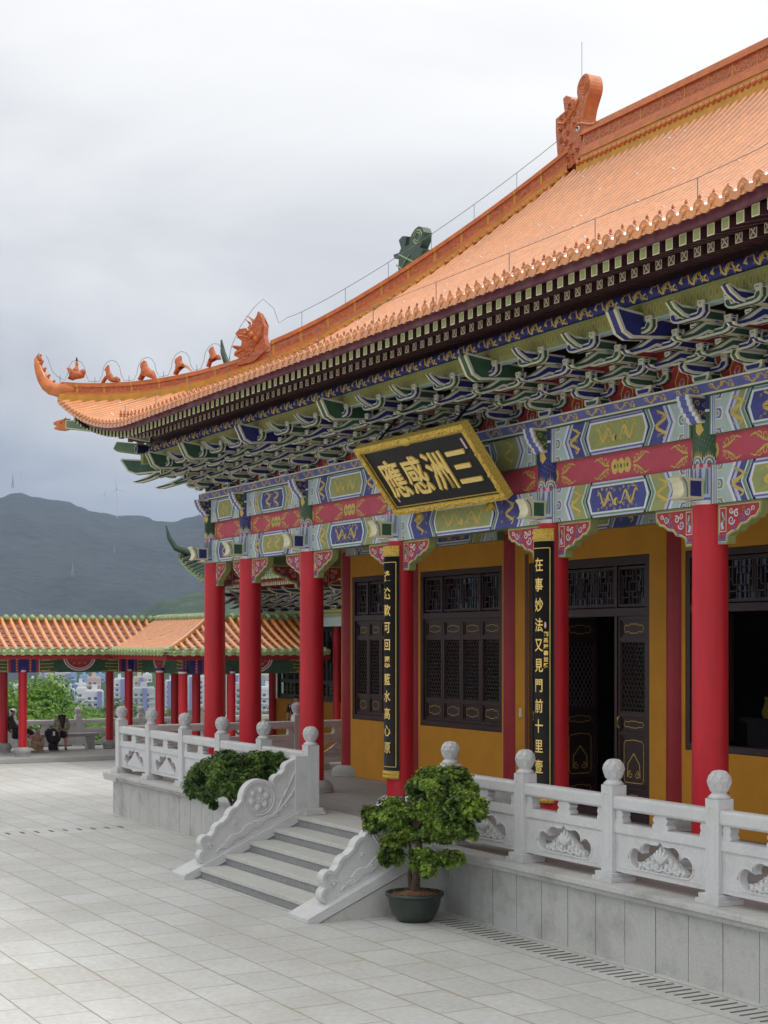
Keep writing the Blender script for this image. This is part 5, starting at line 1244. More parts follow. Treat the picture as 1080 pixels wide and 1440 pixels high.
# ================================================================ CORRIDOR (covered walk at the back of the plaza)
COR=empty('covered_corridor',(-27,0,0),label='long open corridor with orange tiled roof, green eave tiles and thin red columns',cat='corridor')
COR.location=(0,0,0)
SC=.268
def cp(t,L_): return 0
def sl_left(x_e,z_e,rise,run): return lambda t:z_e+rise*(.72*t/run+.28*(t/run)**2)
ze,zr=3.22,4.22
pf=sl_left(0,ze,zr-ze,1.9)
m=MB(); LY0=-16.0
n1=int((3.0-LY0)/SC)
def fL(i,t): return V(-25.1-t,LY0+SC*(i+.5),pf(t))
def tL(i):
    y=LY0+SC*(i+.5); return 1.9
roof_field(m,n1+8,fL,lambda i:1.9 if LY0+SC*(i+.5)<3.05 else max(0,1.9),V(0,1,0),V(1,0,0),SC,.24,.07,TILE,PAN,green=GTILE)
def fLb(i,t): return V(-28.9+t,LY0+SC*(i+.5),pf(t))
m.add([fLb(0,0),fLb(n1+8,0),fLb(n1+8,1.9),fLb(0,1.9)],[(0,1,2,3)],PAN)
# cross arm: slope facing -Y from eave (Y=3) to ridge (Y=5.2), X from -25.1 (valley) to -20.5 (hip)
pf2=lambda t:3.22+(4.22-3.22)*(.72*t/2.2+.28*(t/2.2)**2)
nx=int((27.2-20.5)/SC)
def fC(i,t): return V(-20.5-SC*(i+.5),3.0+t,pf2(t))
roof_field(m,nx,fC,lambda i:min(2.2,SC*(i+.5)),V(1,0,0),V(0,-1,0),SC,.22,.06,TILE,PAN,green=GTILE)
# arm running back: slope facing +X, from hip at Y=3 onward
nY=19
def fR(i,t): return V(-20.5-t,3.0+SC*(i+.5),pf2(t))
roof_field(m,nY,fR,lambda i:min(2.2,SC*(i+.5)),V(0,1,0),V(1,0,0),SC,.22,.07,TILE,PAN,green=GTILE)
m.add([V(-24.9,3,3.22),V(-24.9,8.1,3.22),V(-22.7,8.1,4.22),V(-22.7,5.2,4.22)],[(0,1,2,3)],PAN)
tile_row(m,[fR(-.5,0)+V(-2.2*k/8,2.2*k/8,pf2(2.2*k/8)-3.22+.02) for k in range(9)],V(1,1,0).normalized(),.08,TILE,GTILE)
m.obj('tiled_roof',COR)
m=MB()
def gridge(a,b,n):
    a,b=Vector(a),Vector(b); sd=(b-a).cross(V(0,0,1)).normalized()
    band(m,[a,b],sd,[(.09,-.06,.08,GTILE)]); 
    for i in range(n): m.ball(a.lerp(b,(i+.5)/n)+sd*.0+V(0,0,.06),(.085,.085,.09),GTILE,8,5)
    for i in range(n): m.ball(a.lerp(b,(i+.5)/n)-sd*-.1+V(0,0,.02),(.085,.085,.10),GTILE,8,5)
gridge((-27.0,LY0,4.22),(-27.0,5.1,4.22),int(21.1/SC)); gridge((-27.0,5.2,4.24),(-22.7,5.2,4.24),30); gridge((-22.7,5.2,4.24),(-22.7,8.1,4.24),int(2.9/SC))
m.obj('ridge_tiles',COR)
m=MB()
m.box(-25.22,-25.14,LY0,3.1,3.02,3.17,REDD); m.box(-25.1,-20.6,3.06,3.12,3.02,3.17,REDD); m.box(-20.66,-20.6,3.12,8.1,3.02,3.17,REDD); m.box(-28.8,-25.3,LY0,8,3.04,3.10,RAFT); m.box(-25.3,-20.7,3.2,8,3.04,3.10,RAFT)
m.obj('fascia_board',COR)
def cbeam(fr,L_,z=2.62,h=.42):
    m=MB(); m.box(0,L_,0,h,-.16,0,GREEN,fr)
    n=max(1,round(L_/3.4)); w=L_/n
    for k in range(n):
        c=w*(k+.5)
        for rr,mt,dd in ((.50,WHITE,.003),(.46,PINK,.004),(.42,WHITE,.005),(.39,REDP,.006)):
            m.face([(c+rr*math.cos(R(180+15*i)),h+.02+rr*.80*math.sin(R(180+15*i))) for i in range(13)],fr,dd,mt)
        for q in range(7): spiral(m,fr,c-.26+.085*q,h-.08-.08*(q%2),.045,1,MINT if q%2 else GREENM,.008,1,.3)
        for s in (-1,1):
            e=c+s*w*.5
            for (o0,o1,mt) in ((.0,.16,BLUE),(.16,.24,REDP),(.24,.38,BLUE),(.38,.46,REDP),(.46,.48,CREAM)):
                a,b=sorted((e-s*o0,e-s*o1)); m.face([(a,0),(b,0),(b,h),(a,h)],fr,.003,mt)
            for q in range(5): m.face([(e-s*.20-.015,.05+.08*q),(e-s*.20+.015,.05+.08*q),(e-s*.20+.015,.08+.08*q),(e-s*.20-.015,.08+.08*q)],fr,.006,CREAM)
            for q in range(4): m.ribbon([(e-s*.5,.05+.1*q),(e-s*(.95-.1*abs(q-1.5)),.06+.1*q),(e-s*(.9-.1*abs(q-1.5)),.10+.1*q)],.02,fr,.004,GOLD)
            m.ribbon([(e-s*.52,.03),(e-s*1.0,.03)],.015,fr,.004,GOLD); m.ribbon([(e-s*.52,h-.04),(e-s*1.0,h-.04)],.015,fr,.004,GOLD)
    m.obj('painted_beam',COR)
cbeam(plusx(-25.8,-9.63,2.62),13.6); cbeam(frame((-25.8,3.95,2.62),(1,0,0),(0,0,1),(0,-1,0)),4.6); cbeam(plusx(-21.1,3.95,2.62),4.1); cbeam(plusx(-27.9,-9.63,2.62),13.6)
cm=MB(); cm.lathe([(.125,0),(.125,2.36)],(0,0,.27),20,RED); cm.lathe([(.126,0),(.126,.05)],(0,0,2.5),20,WHITE); cm.lathe([(.127,0),(.127,.06)],(0,0,2.56),20,BLUE); CCM=cm.mesh('column')
cm=MB(); cm.lathe([(.21,0),(.22,.03),(.20,.06),(.24,.11),(.245,.17),(.21,.24),(.16,.27)],(0,0,0),24,GRANB); CBM=cm.mesh('column_base')
def ccol(x,y):
    c=link('column',CCM,COR,(x,y,.14)); link('column_base',CBM,c)
for k in range(-3,2):
    ccol(-25.9,.57+3.4*k) if k<1 else None; ccol(-28.0,.57+3.4*k)
for (px,X) in ((181,-25.9),(225,-23.2),(257,-21.2),(246,-25.9),(276,-23.2),(325,-21.2)):
    r=(px-540)/2180; s_=(X-CAMX)/(r*.4822-.8761); ccol(X,CAMY+s_*(r*.8761+.4822))
m=MB(); m.box(-29.6,-25.0,-30,3.6,.002,.14,GRANB); m.box(-29.6,-20.6,3.6,18,.002,.14,GRANB); m.obj('platform',COR,bevel=.01)
# far balustrade along the drop
yy=[1.49+2.17*k for k in range(-6,9)]
balustrade('far_balustrade',[(-30.3,y) for y in yy],'white granite balustrade at the far plaza edge behind the corridor, in front of the trees','perimeter balustrade',z=.02)
def bench(x,y0,y1,label):
    m=MB(); m.box(-.2,.2,0,y1-y0,.40,.50,GRANB)
    for y in (.12,(y1-y0)-.36): m.box(-.15,.15,y,y+.24,0,.40,GRANB)
    o=m.obj('stone_bench',None,(x,y0,.14),bevel=.01); tag(o,label,'bench')
bench(-28.2,.95,3.62,'grey stone bench between the corridor columns, where people sit')
# ================================================================ SIDE HALL with green glazed roofs
SH=empty('side_hall',(0,0,0),label='smaller hall behind the corridor with dark green roof tiles, brackets and yellow walls',cat='temple')
ex,ey=-28.3,6.4      # lower eave corner, front left
def lf2(s,a,l): return a*max(0,1-s/l)**2
m=MB(); sp=.27
g2=lambda t:5.42+.42*t+.05*t*t
def h_f(i,t): x=ex+sp*(i+.5); return V(x,ey+t,g2(t)+lf2(x-ex,.95,3.2))
def h_l(i,t): y=ey+sp*(i+.5); return V(ex+t,y,g2(t)+lf2(y-ey,.95,3.2))
roof_field(m,58,h_f,lambda i:min(2.6,sp*(i+.5)),V(1,0,0),V(0,-1,0),sp,.5,.075,GDARK,GDARK,endm=GTILE)
roof_field(m,20,h_l,lambda i:min(2.6,sp*(i+.5)),V(0,1,0),V(-1,0,0),sp,.5,.075,GDARK,GDARK,endm=GTILE)
m.obj('lower_roof',SH)
m=MB()
pth=[V(ex+t,ey+t,g2(t)+lf2(t,.95,3.2)+.12) for t in (2.6,2.1,1.6,1.1,.6,.3)]+[V(ex-.05,ey-.05,6.62),V(ex-.22,ey-.22,6.95),V(ex-.30,ey-.30,7.35)]
m.tube(pth,[.13]*5+[.13,.11,.08,.02],8,GDARK)
m.obj('hip_ridge',SH)
skin_obj('ridge_figure',[((0,0,.1),.10),((.06,0,.24),.08),((.1,0,.36),.07),((.2,0,.36),.03),((-.14,0,.2),.05),((.06,0,.5),.02)],[(0,1),(1,2),(2,3),(0,4),(2,5)],GDARK,SH,pth[3]+V(0,0,.08),1,R(-135))
m=MB(); m2=MB()
for i in range(58):
    p=h_f(i,.14); m.box(p.x-sp/2,p.x+sp/2,p.y,p.y+.06,p.z-.20,p.z-.02,REDD)
    for q in (-.07,.07):
        m2.box(p.x+q-.035,p.x+q+.035,p.y+.10,p.y+.12,p.z-.31,p.z-.20,CREAM); m2.box(p.x+q-.035,p.x+q+.035,p.y+.121,p.y+1.8,p.z-.31,p.z-.21,REDD)
for i in range(20):
    p=h_l(i,.14); m.box(p.x,p.x+.06,p.y-sp/2,p.y+sp/2,p.z-.20,p.z-.02,REDD)
m.obj('fascia_board',SH); m2.box(ex+1.2,-13,ey+.9,8.8,5.3,5.34,RAFT); m2.obj('rafter_ends',SH)
m=MB(); m.prism([(0,0),(.9,.15),(.9,-.12),(0,-.2)],lambda u,v,d:V(ex+.9,ey+.9,6.0)+V(-1,-1,0).normalized()*u+V(0,0,v)+V(1,-1,0).normalized()*d,-.12,.12,LILAC); m.obj('corner_beam',SH)
WY=8.8
m=MB(); m.box(-26,-13,8.1,8.4,3.98,4.36,MINT); m.box(-26,-13,8.0,8.1,4.28,4.36,OLIVE); m.box(-26.1,-13,7.95,8.45,4.37,4.46,OLIVE); m.box(-26.1,-25.8,8.45,14,4.0,4.4,MINT); m.obj('painted_beam',SH)
for k in range(13):
    P_,Bs,out=BR[(k%2,0)]; s=link('bracket_set',P_,SH,(-26+.95*k,8.2,4.46),0,0); link('base_block',Bs,s)
    for c in out[:3]: link('cross_arm',c,s)
m=MB(); m.box(-25.9,-13,WY,WY+.3,0,1.72,YWALL); m.box(-25.9,-13,WY,WY+.3,4.0,5.6,YWALL); m.box(-25.9,-25.7,WY+.3,14,0,5.6,YWALL); m.box(-25.6,-13,WY+.15,WY+.2,1.72,4,GLASS)
m.obj('wall',SH)
for k in range(5):
    x0=-25.75+2.25*k; m=MB(); f=front(x0,WY+.05,0); framebox(m,f,0,1.9,1.73,3.99,.10,-.05,.05)
    for q in range(3):
        a_=.1+.567*q; b_=a_+.567; framebox(m,f,a_,b_,1.83,2.3,.06,-.02,.03); framebox(m,f,a_,b_,2.3,3.9,.06,-.02,.03); fret(m,f,a_+.06,b_-.06,2.36,3.84); cloud_line(m,f,(a_+b_)/2,2.06,.15,.07,.0)
    m.obj('window',SH)
cm=MB(); cm.lathe([(.12,0),(.12,3.95)],(0,0,0),20,RED); SCM=cm.mesh('column')
for x in (-25.95,-23.7,-21.4,-19.1): link('column',SCM,SH,(x,WY-.08,.05))
for x in (-26.0,-22.6,-19.2): link('column',SCM,SH,(x,8.2,.05))
# upper roof: mostly hidden behind the main hall; its corner and ridge ornament show
UX,UY=-27.0,7.7
u2=lambda t:11.6+.30*t+.05*t*t
m=MB()
def u_f(i,t): x=UX+.3*(i+.5); return V(x,UY+t,u2(t)+lf2(x-UX,.6,3))
def u_l(i,t): y=UY+.3*(i+.5); return V(UX+t,y,u2(t)+lf2(y-UY,.6,3))
roof_field(m,34,u_f,lambda i:min(5.0,.3*(i+.5)),V(1,0,0),V(0,-1,0),.3,.9,.08,GDARK,GDARK,endm=GTILE)
roof_field(m,20,u_l,lambda i:min(5.0,.3*(i+.5)),V(0,1,0),V(-1,0,0),.3,.9,.08,GDARK,GDARK,endm=GTILE)
m.box(-23.5,-17,10.5,14,6.0,12.2,YWALL); m.obj('upper_roof',SH)
m=MB(); pth=[V(UX+t,UY+t,u2(t)+lf2(t,.6,3)+.1) for t in (5,4,2.6,1.5,.8,.3)]+[V(UX-.08,UY-.08,12.55),V(UX-.18,UY-.18,12.95),V(UX-.22,UY-.22,13.35)]
m.tube(pth,[.14]*6+[.12,.09,.03],8,GDARK)
m.obj('hip_ridge',SH)
m=MB(); gp=[(812,290),(845,205),(848,142),(824,136),(820,118),(850,120),(860,104),(848,66),(868,56),(888,64),(880,104),(900,106),(906,80),(915,66),(930,52),(950,46),(968,58),(977,80),(974,110),(958,138),(972,150),(955,190),(950,290)]
gl=[((a-897)/3/26.5,(250-b)/3/43.6) for a,b in gp]; f=lambda u,v,d:V(u,-d,v); m.prism(gl,f,-.15,.15,GDARK)
cc_=((945-897)/3/26.5,(250-88)/3/43.6)
for r_ in (.8,.5): m.tube([f(cc_[0]+r_*.34*math.cos(R(24*i)),cc_[1]+r_*.26*math.sin(R(24*i)),.15) for i in range(16)],.03,5,GTILE,True,False)
for (a,b,c_,e_) in ((860,130,935,200),(860,200,905,150),(850,170,900,230)): m.tube([f((a-897)/65.1,(250-b)/130.8,.16),f((c_-897)/65.1,(250-e_)/130.8,.16)],.035,5,GTILE)
m.obj('ridge_end_dragon',SH,(-23.85,12.7,14.95+.25),.02)
m=MB(); m.box(-24.2,-16,12.6,12.85,14.1,15.4,GDARK); m.obj('main_ridge',SH)
# ================================================================ PLANTS
def leaves(name,pads,mt,n_per,size,parent,seed=1,shell=.55,ros=7,lw=.30,flat=.0):
    r=random.Random(seed); vs=[];fs=[]
    for (c,rad) in pads:
        vol=(rad[0]*rad[1]+rad[0]*rad[2]+rad[1]*rad[2])/3
        for _ in range(int(n_per*vol)):
            while True:
                d=V(r.gauss(0,1),r.gauss(0,1),r.gauss(0,1))
                if d.length>.1: d.normalize(); break
            k=r.uniform(shell,1)**.6*(1+.12*NZ.noise(d*2.5+Vector(c)))
            p=Vector(c)+V(d.x*rad[0],d.y*rad[1],d.z*rad[2])*k
            ax=(d+V(0,0,.55)+V(r.uniform(-.4,.4),r.uniform(-.4,.4),r.uniform(-.3,.3))).normalized()
            a=ax.cross(V(.3,.2,1)).normalized(); b=ax.cross(a)
            for j in range(ros):
                q=2*PI*j/ros+r.uniform(-.3,.3); dr=(a*math.cos(q)+b*math.sin(q))*r.uniform(.7,1)+ax*r.uniform(.25,.9); dr.normalize()
                s=size*r.uniform(.7,1.15); sd=dr.cross(ax)
                if sd.length<.05: sd=a
                sd=sd.normalized()*s*lw
                o=len(vs); vs+=[p,p+dr*s*.55+sd,p+dr*s,p+dr*s*.55-sd]; fs.append((o,o+1,o+2,o+3))
    me=bpy.data.meshes.new(name); me.from_pydata([tuple(v) for v in vs],[],fs); me.materials.append(mt); me.update()
    return link(name,me,parent) if parent is not False else me
def unpY(x,y,Y):
    r=(x-540)/2180; dx,dy,dz=r*.4822-.8761,r*.8761+.4822,(904-y)/2180; s=(Y-CAMY)/dy; return V(CAMX+s*dx,Y,3.5+s*dz)
BX,BY=2.58,-2.44
BS=empty('potted_bonsai',(BX,BY,0),label='tall layered green bonsai in a dark green pot right of the stairs',cat='potted plant')
m=MB(); m.lathe([(.19,0),(.22,.0),(.28,.08),(.315,.17),(.335,.27),(.345,.30),(.37,.305),(.375,.345),(.345,.35),(.335,.33),(.32,.31)],(0,0,.015),40,POTM)
for k in range(3): a=2*PI*k/3+.5; m.box(.15*math.cos(a)-.04,.15*math.cos(a)+.04,.15*math.sin(a)-.04,.15*math.sin(a)+.04,0,.03,POTM)
m.obj('pot',BS)
m=MB(); m.lathe([(.332,.325),(.2,.345),(.06,.39),(.001,.40)],(0,0,0),24,SOIL,cap=False)
rr=random.Random(4)
for i in range(120): a=rr.uniform(0,7); q=rr.uniform(.05,.31); m.ball((q*math.cos(a),q*math.sin(a),.362),(.014,.012,.008),SOIL,5,3)
m.obj('soil',BS)
pads=[(620,265,150,75),(500,310,110,55),(760,330,105,85),(860,480,80,75),(700,430,110,75),(420,480,135,80),(360,520,80,55),(215,485,65,40),(205,560,75,50),(190,660,80,42),(390,640,90,55),(330,760,62,62),(545,790,90,75),(690,775,85,42),(640,600,110,60),(800,585,70,55),(540,540,50,40),(560,380,80,60),(740,250,80,45),(560,460,120,80),(700,520,120,75),(800,420,100,90),(480,620,80,55),(640,330,120,70)]
PD=[]; rr=random.Random(11)
for (zx,zy,rx,ry) in pads:
    c=unpY(476+zx/4.5,1036+zy/4.5,BY+rr.uniform(-.16,.16)-(.65*(1-zx/430) if zx<430 else 0)); PD.append(((c.x-BX,c.y-BY,c.z),(rx/493*1.24,rx/493*1.1,ry/493*1.28)))
PD2=[]
for (c,r_) in PD:      # break each pad into small clumps
    for k in range(10):
        a=rr.uniform(0,2*PI); q=rr.uniform(.0,.75); s=rr.uniform(.42,.62)
        PD2.append(((c[0]+q*r_[0]*math.cos(a),c[1]+q*r_[1]*math.sin(a),c[2]+rr.uniform(-.45,.45)*r_[2]),(r_[0]*s,r_[1]*s,max(.06,r_[2]*s))))
leaves('foliage',PD2,LEAFA,6600,.043,BS,5,.3)
nodes=[((-.0,0,.33),.075),((.03,0,.52),.055),((.12,.0,.78),.05),((.10,0,1.0),.045),((.02,.02,1.2),.04),((.22,.05,1.35),.035),((.30,.05,1.6),.03),((-.25,-.05,1.35),.022),((-.55,-.1,1.3),.015),((.5,.0,1.3),.022),((.7,0,1.2),.015),((-.02,-.03,.8),.018),((-.28,-.1,.85),.012),((.32,-.1,.88),.018),((.6,.0,1.5),.018),((-.08,0,.44),.05),((-.03,-.06,.6),.03),((-.04,-.06,1.0),.02),((-.2,-.05,1.6),.015)]
edges=[(0,1),(1,2),(2,3),(3,4),(4,5),(5,6),(4,7),(7,8),(5,9),(9,10),(16,11),(11,12),(2,13),(6,14),(0,15),(15,16),(11,17),(17,18)]
skin_obj('trunk',nodes,edges,BARK,BS,(0,0,0),2)
# shrub left of the stairs
GX,GY=-2.95,-2.55
LS=empty('potted_shrub',(GX,GY,0),label='rounded dark green shrub in a pot behind the left carved side stone of the stairs',cat='potted plant')
m=MB(); m.lathe([(.2,0),(.26,.12),(.30,.26),(.33,.30),(.33,.34),(.29,.34),(.28,.30)],(0,0,0.005),32,POTM); m.obj('pot',LS)
m=MB(); m.lathe([(.285,.30),(.001,.33)],(0,0,0),24,SOIL,cap=False); m.obj('soil',LS)
pads=[(120,230,110,95),(60,290,70,70),(210,160,90,80),(300,200,130,110),(400,180,130,100),(330,290,110,90),(420,260,110,95),(230,300,90,75),(500,150,90,70),(560,130,90,60),(640,120,80,55),(720,100,70,45),(600,190,80,60),(150,370,60,40),(210,430,40,35),(480,330,70,55),(380,110,80,50)]
PD=[]; 
for (zx,zy,rx,ry) in pads:
    c=unpY(260+zx/5.4,1050+zy/5.4,GY+rr.uniform(-.25,.2))
    if c.x>-2.75:
        r_=(260+zx/5.4-540)/2180; dx,dy,dz=r_*.4822-.8761,r_*.8761+.4822,(904-1050-zy/5.4)/2180; s_=(-2.75-rr.uniform(0,.3)-CAMX)/dx; c=V(CAMX+s_*dx,CAMY+s_*dy,3.5+s_*dz)
    PD.append(((c.x-GX,c.y-GY,c.z),(rx/495*1.5,rx/495*1.3,ry/495*1.7)))
PD2=[]
for (c,r_) in PD:
    for k in range(6):
        a=rr.uniform(0,2*PI); q=rr.uniform(.2,.75); s=rr.uniform(.4,.6)
        PD2.append(((c[0]+q*r_[0]*math.cos(a),c[1]+q*r_[1]*math.sin(a),c[2]+rr.uniform(-.5,.5)*r_[2]),(r_[0]*s,r_[1]*s,max(.06,r_[2]*s))))
leaves('foliage',PD2,LEAFB,6000,.043,LS,6,.3)
skin_obj('trunk',[((.0,0,.30),.05),((.12,.0,.6),.04),((.05,0,.9),.035),((-.25,0,1.15),.028),((-.5,0,1.3),.02),((.2,0,1.3),.028),((.45,.1,1.5),.02)],[(0,1),(1,2),(2,3),(3,4),(2,5),(5,6)],BARK,LS,(0,0,0),1)
# trees behind the far balustrade
def crown_mesh(seed,mt,w,h,n):
    r=random.Random(seed); pads=[]
    for k in range(26):
        a=r.uniform(0,2*PI); q=w*math.sqrt(r.uniform(0,1))*.78; zz=r.uniform(-.5,.5); q*=math.sqrt(max(.15,1-(zz*1.5)**2))
        s=r.uniform(.20,.36)*w; pads.append(((q*math.cos(a),q*math.sin(a),zz*h),(s,s,s*.75)))
    return leaves('crown',pads,mt,n*6,.09,False,seed,.3,5,.36)
CRM=[crown_mesh(1,LEAFT,2.6,3.0,95),crown_mesh(2,LEAFT,2.6,2.6,95),crown_mesh(3,LEAFD,2.4,4.2,80),crown_mesh(4,LEAFT,2.9,2.4,90)]
def trunk_mesh():
    m=MB(); m.tube([(0,0,-7),(.1,0,-3),(0,.1,-1)],[.22,.17,.12],8,BARK)
    for k in range(6): a=R(60*k); m.tube([(0,.1,-1.5),(.7*math.cos(a),.7*math.sin(a),-.3),(1.5*math.cos(a),1.5*math.sin(a),.5)],[.09,.05,.02],6,BARK)
    return m.mesh('trunk')
TRM=trunk_mesh()
tl=[(2,945,62,0,1.5),(-25,965,60,1,1.3),(38,990,64,3,1.0),(60,1003,62,1,.85),(78,1004,66,0,.9),(95,992,70,0,.9),(113,1006,62,3,.8),(55,986,78,1,1.1),(128,1002,70,1,.9),(150,1012,64,0,.8),(112,992,82,0,1.1),(20,1000,60,1,1.1),(46,1012,60,1,.8),(100,1018,60,0,.7),(135,1020,60,3,.7),(178,1000,70,2,.9),(200,982,78,2,1.0),(152,975,80,2,.85),(233,990,74,2,.9),(275,1000,74,2,.9),(378,985,80,2,1.1),(215,1010,64,2,.7),(330,1000,78,2,1.0),(250,1012,66,2,.7),(-60,975,66,0,1.3),(75,978,100,1,1.1),(25,972,95,0,1.1)]
desc=['bushy bright green tree','rounded fresh green tree','thin grey-green tree','low wide green tree']
for k,(px,py,dist,kind,s) in enumerate(sorted(tl)):
    X,Y=pol(px,dist); zt=3.5-(py-904)*dist/2180; h=(3.0,2.6,4.2,2.4)[kind]*.62*s
    near='leftmost by the picture edge' if px<0 else 'between the first corridor columns' if px<25 else 'behind the seated people' if px<100 else 'left of the dark corridor column' if px<150 else 'right of the dark corridor column' if px<215 else 'past the corridor corner' if px<290 else 'between the big red columns'
    rank='nearer' if dist<65 else 'farther' if dist>76 else 'midway'
    t=empty('tree',(X,Y,zt-h),rotz=k*1.7,label=f'{desc[kind]} past the balustrade, {rank}, {near}',cat='tree',group='trees beyond the plaza edge'); t.scale=(s,s,s)
    link('crown',CRM[kind],t); link('trunk',TRM,t)
# ================================================================ TOWN
def fl(name,c): return mat(name,c,.8,.05,1)
TW={'white':fl('town_white',(.62,.64,.66)),'pale grey':fl('town_grey',(.45,.46,.48)),'violet blue':fl('town_violet',(.22,.24,.50)),'light blue':fl('town_blue',(.25,.40,.60)),'beige':fl('town_beige',(.55,.45,.36)),'cream yellow':fl('town_cream',(.68,.60,.38)),'rose':fl('town_rose',(.55,.42,.40))}
WIN=mat('town_window',(.08,.10,.14),.3,.1)
def block_house(px0,px1,ytop,ybot,dist,c,acc,label):
    X0,Y0=pol(px0,dist); X1,Y1=pol(px1,dist); a=V(X0,Y0,0); b=V(X1,Y1,0); W_=(b-a).length; zt=3.5-(ytop-904)*dist/2180; zb=-48
    ang=math.atan2((b-a).y,(b-a).x); root=empty('apartment_block',((X0+X1)/2,(Y0+Y1)/2,zb),ang,label=label,cat='building',group='town below the hills')
    H=zt-zb; f=frame((0,0,0),(1,0,0),(0,0,1),(0,-1,0)); m=MB(); D=14; m.box(-W_/2,W_/2,0,H,-D,0,TW[c],f); m.box(-W_/2+.5,W_/2-.5,H,H+.8,-D+.5,-.5,TW[c],f); m.box(-W_*.15,W_*.15,H+.8,H+3.5,-D*.6,-D*.3,TW[c],f); m.obj('wall',root)
    m=MB(); k=0; z=H-2.6
    while z>H-30 and z>2:
        x=-W_/2+1.2
        while x<W_/2-2: m.box(x,x+1.6,z-1.3,z,.0,.06,WIN,f); x+=3.1
        m.box(-W_/2,W_/2,z-2.2,z-1.95,.0,.5,TW['white'],f); z-=3.2
    if z<H-2.6: m.obj('window_row',root)
    if acc:
        m=MB()
        for q in acc: m.box(-W_/2+q[0]*W_,-W_/2+q[1]*W_,H-q[2]*H,H+.3,.05,.9,TW[q[3]],f)
        m.obj('coloured_panel',root)
BL=[(18,40,962,0,1060,'white',None,'white low block nearest to the first corridor column'),
(40,52,958,0,950,'white',[(.1,.5,.3,'light blue')],'white block with a light blue corner left of the town'),
(52,62,950,0,1000,'beige',[(.5,1,.5,'violet blue')],'beige and violet block at the left of the town'),
(60,75,946,0,1100,'light blue',None,'light blue tower behind the beige block'),
(63,76,948,0,1040,'beige',None,'beige block in front of the light blue tower'),
(76,100,947,0,1010,'pale grey',[(.7,1,.3,'violet blue')],'pale grey flat-roofed block left of the two blue roofs'),
(88,98,943,0,1150,'white',None,'white block peeking above the grey one'),
(98,108,946,0,1120,'light blue',None,'light blue block rising in the middle of the town'),
(105,122,962,0,940,'white',[(.0,.25,.5,'violet blue')],'white block with a violet stripe low in the middle'),
(112,125,950,0,1080,'light blue',None,'small blue-roofed block above the violet stripe'),
(122,142,953,0,1020,'rose',None,'rose coloured long block right of the blue roofs'),
(134,148,949,0,1130,'light blue',None,'pale blue block behind the rose one'),
(78,92,964,0,900,'white',[(.75,1,.8,'cream yellow')],'white block with a tall cream yellow stair tower'),
(92,106,970,0,860,'white',[(.5,.9,.2,'violet blue')],'white balcony block below the yellow stair tower'),
(107,122,968,0,820,'white',None,'white tall block right of the yellow stair tower'),
(120,146,972,0,800,'white',[(.65,.9,.9,'violet blue')],'bright white block with a deep violet stripe'),
(40,78,975,0,880,'white',None,'long white terrace block low on the left'),
(160,176,955,0,980,'white',[(.6,1,.8,'violet blue')],'white and violet block seen right of the dark column'),
(187,205,953,0,1000,'beige',[(.5,.8,.7,'violet blue')],'beige block with a violet bay between the corridor columns'),
(200,214,949,0,1060,'white',None,'white block with a square roof top between the corridor columns'),
(186,218,968,0,860,'pale grey',[(.45,.65,.8,'violet blue')],'grey block with a violet column of balconies'),
(232,250,958,0,960,'white',[(.2,.5,.8,'violet blue')],'white block with violet bay behind the corridor corner'),
(264,290,952,0,980,'white',[(.1,.4,.8,'violet blue')],'white block seen just left of the first big red column'),
(318,338,950,0,900,'white',[(.6,.9,.8,'violet blue')],'white block seen between the two leftmost big columns'),
(366,386,950,0,900,'beige',[(.0,.3,.3,'light blue')],'beige block seen left of the yellow-walled side hall'),
(366,386,968,0,780,'white',None,'white low block in front of the beige one by the side hall'),
(330,345,962,0,820,'pale grey',None,'pale grey block low between the big columns')]
for b_ in BL: block_house(*b_)
# ================================================================ TURBINES AND PYLONS ON THE HILLS
TWM=mat('turbine_white',(.62,.64,.68),.5,.03); 
def turbine(px,pyb,pyt,dist,a0,label):
    X,Y=pol(px,dist); zb=3.5+(904-pyb)*dist/2180; zt=3.5+(904-pyt)*dist/2180; h=zt-zb
    root=empty('wind_turbine',(X,Y,zb-8),math.atan2(CAMY-Y,CAMX-X)+PI/2,label=label,cat='wind turbine',group='wind turbines on the ridge')
    m=MB(); m.tube([(0,0,0),(0,0,h+8)],[h*.014,h*.009],8,TWM); m.obj('tower',root)
    m=MB(); m.box(-h*.03,h*.03,-h*.06,h*.06,h+6.5,h+8+h*.06,TWM); m.obj('nacelle',root)
    for k in range(3):
        a=R(a0+120*k); m=MB(); m.prism([(0,-h*.02),(h*.12,-h*.022),(h*.5,0),(h*.12,h*.01)],lambda u,v,d:V(u*math.cos(a)-v*math.sin(a),-h*.07+d,h+8+u*math.sin(a)+v*math.cos(a)),-.4,.4,TWM); m.obj('blade',root)
turbine(30,690,671,2900,25,'wind turbine on the highest hill top'); turbine(164,724,691,2850,100,'tall wind turbine above the saddle of the ridge, blade pointing up')
turbine(73,700,692,2980,15,'small wind turbine on the shoulder right of the highest top'); turbine(147,720,699,3050,80,'faint wind turbine left of the tall one above the saddle')
MET=mat('pylon_steel',(.20,.22,.25),.5,.05)
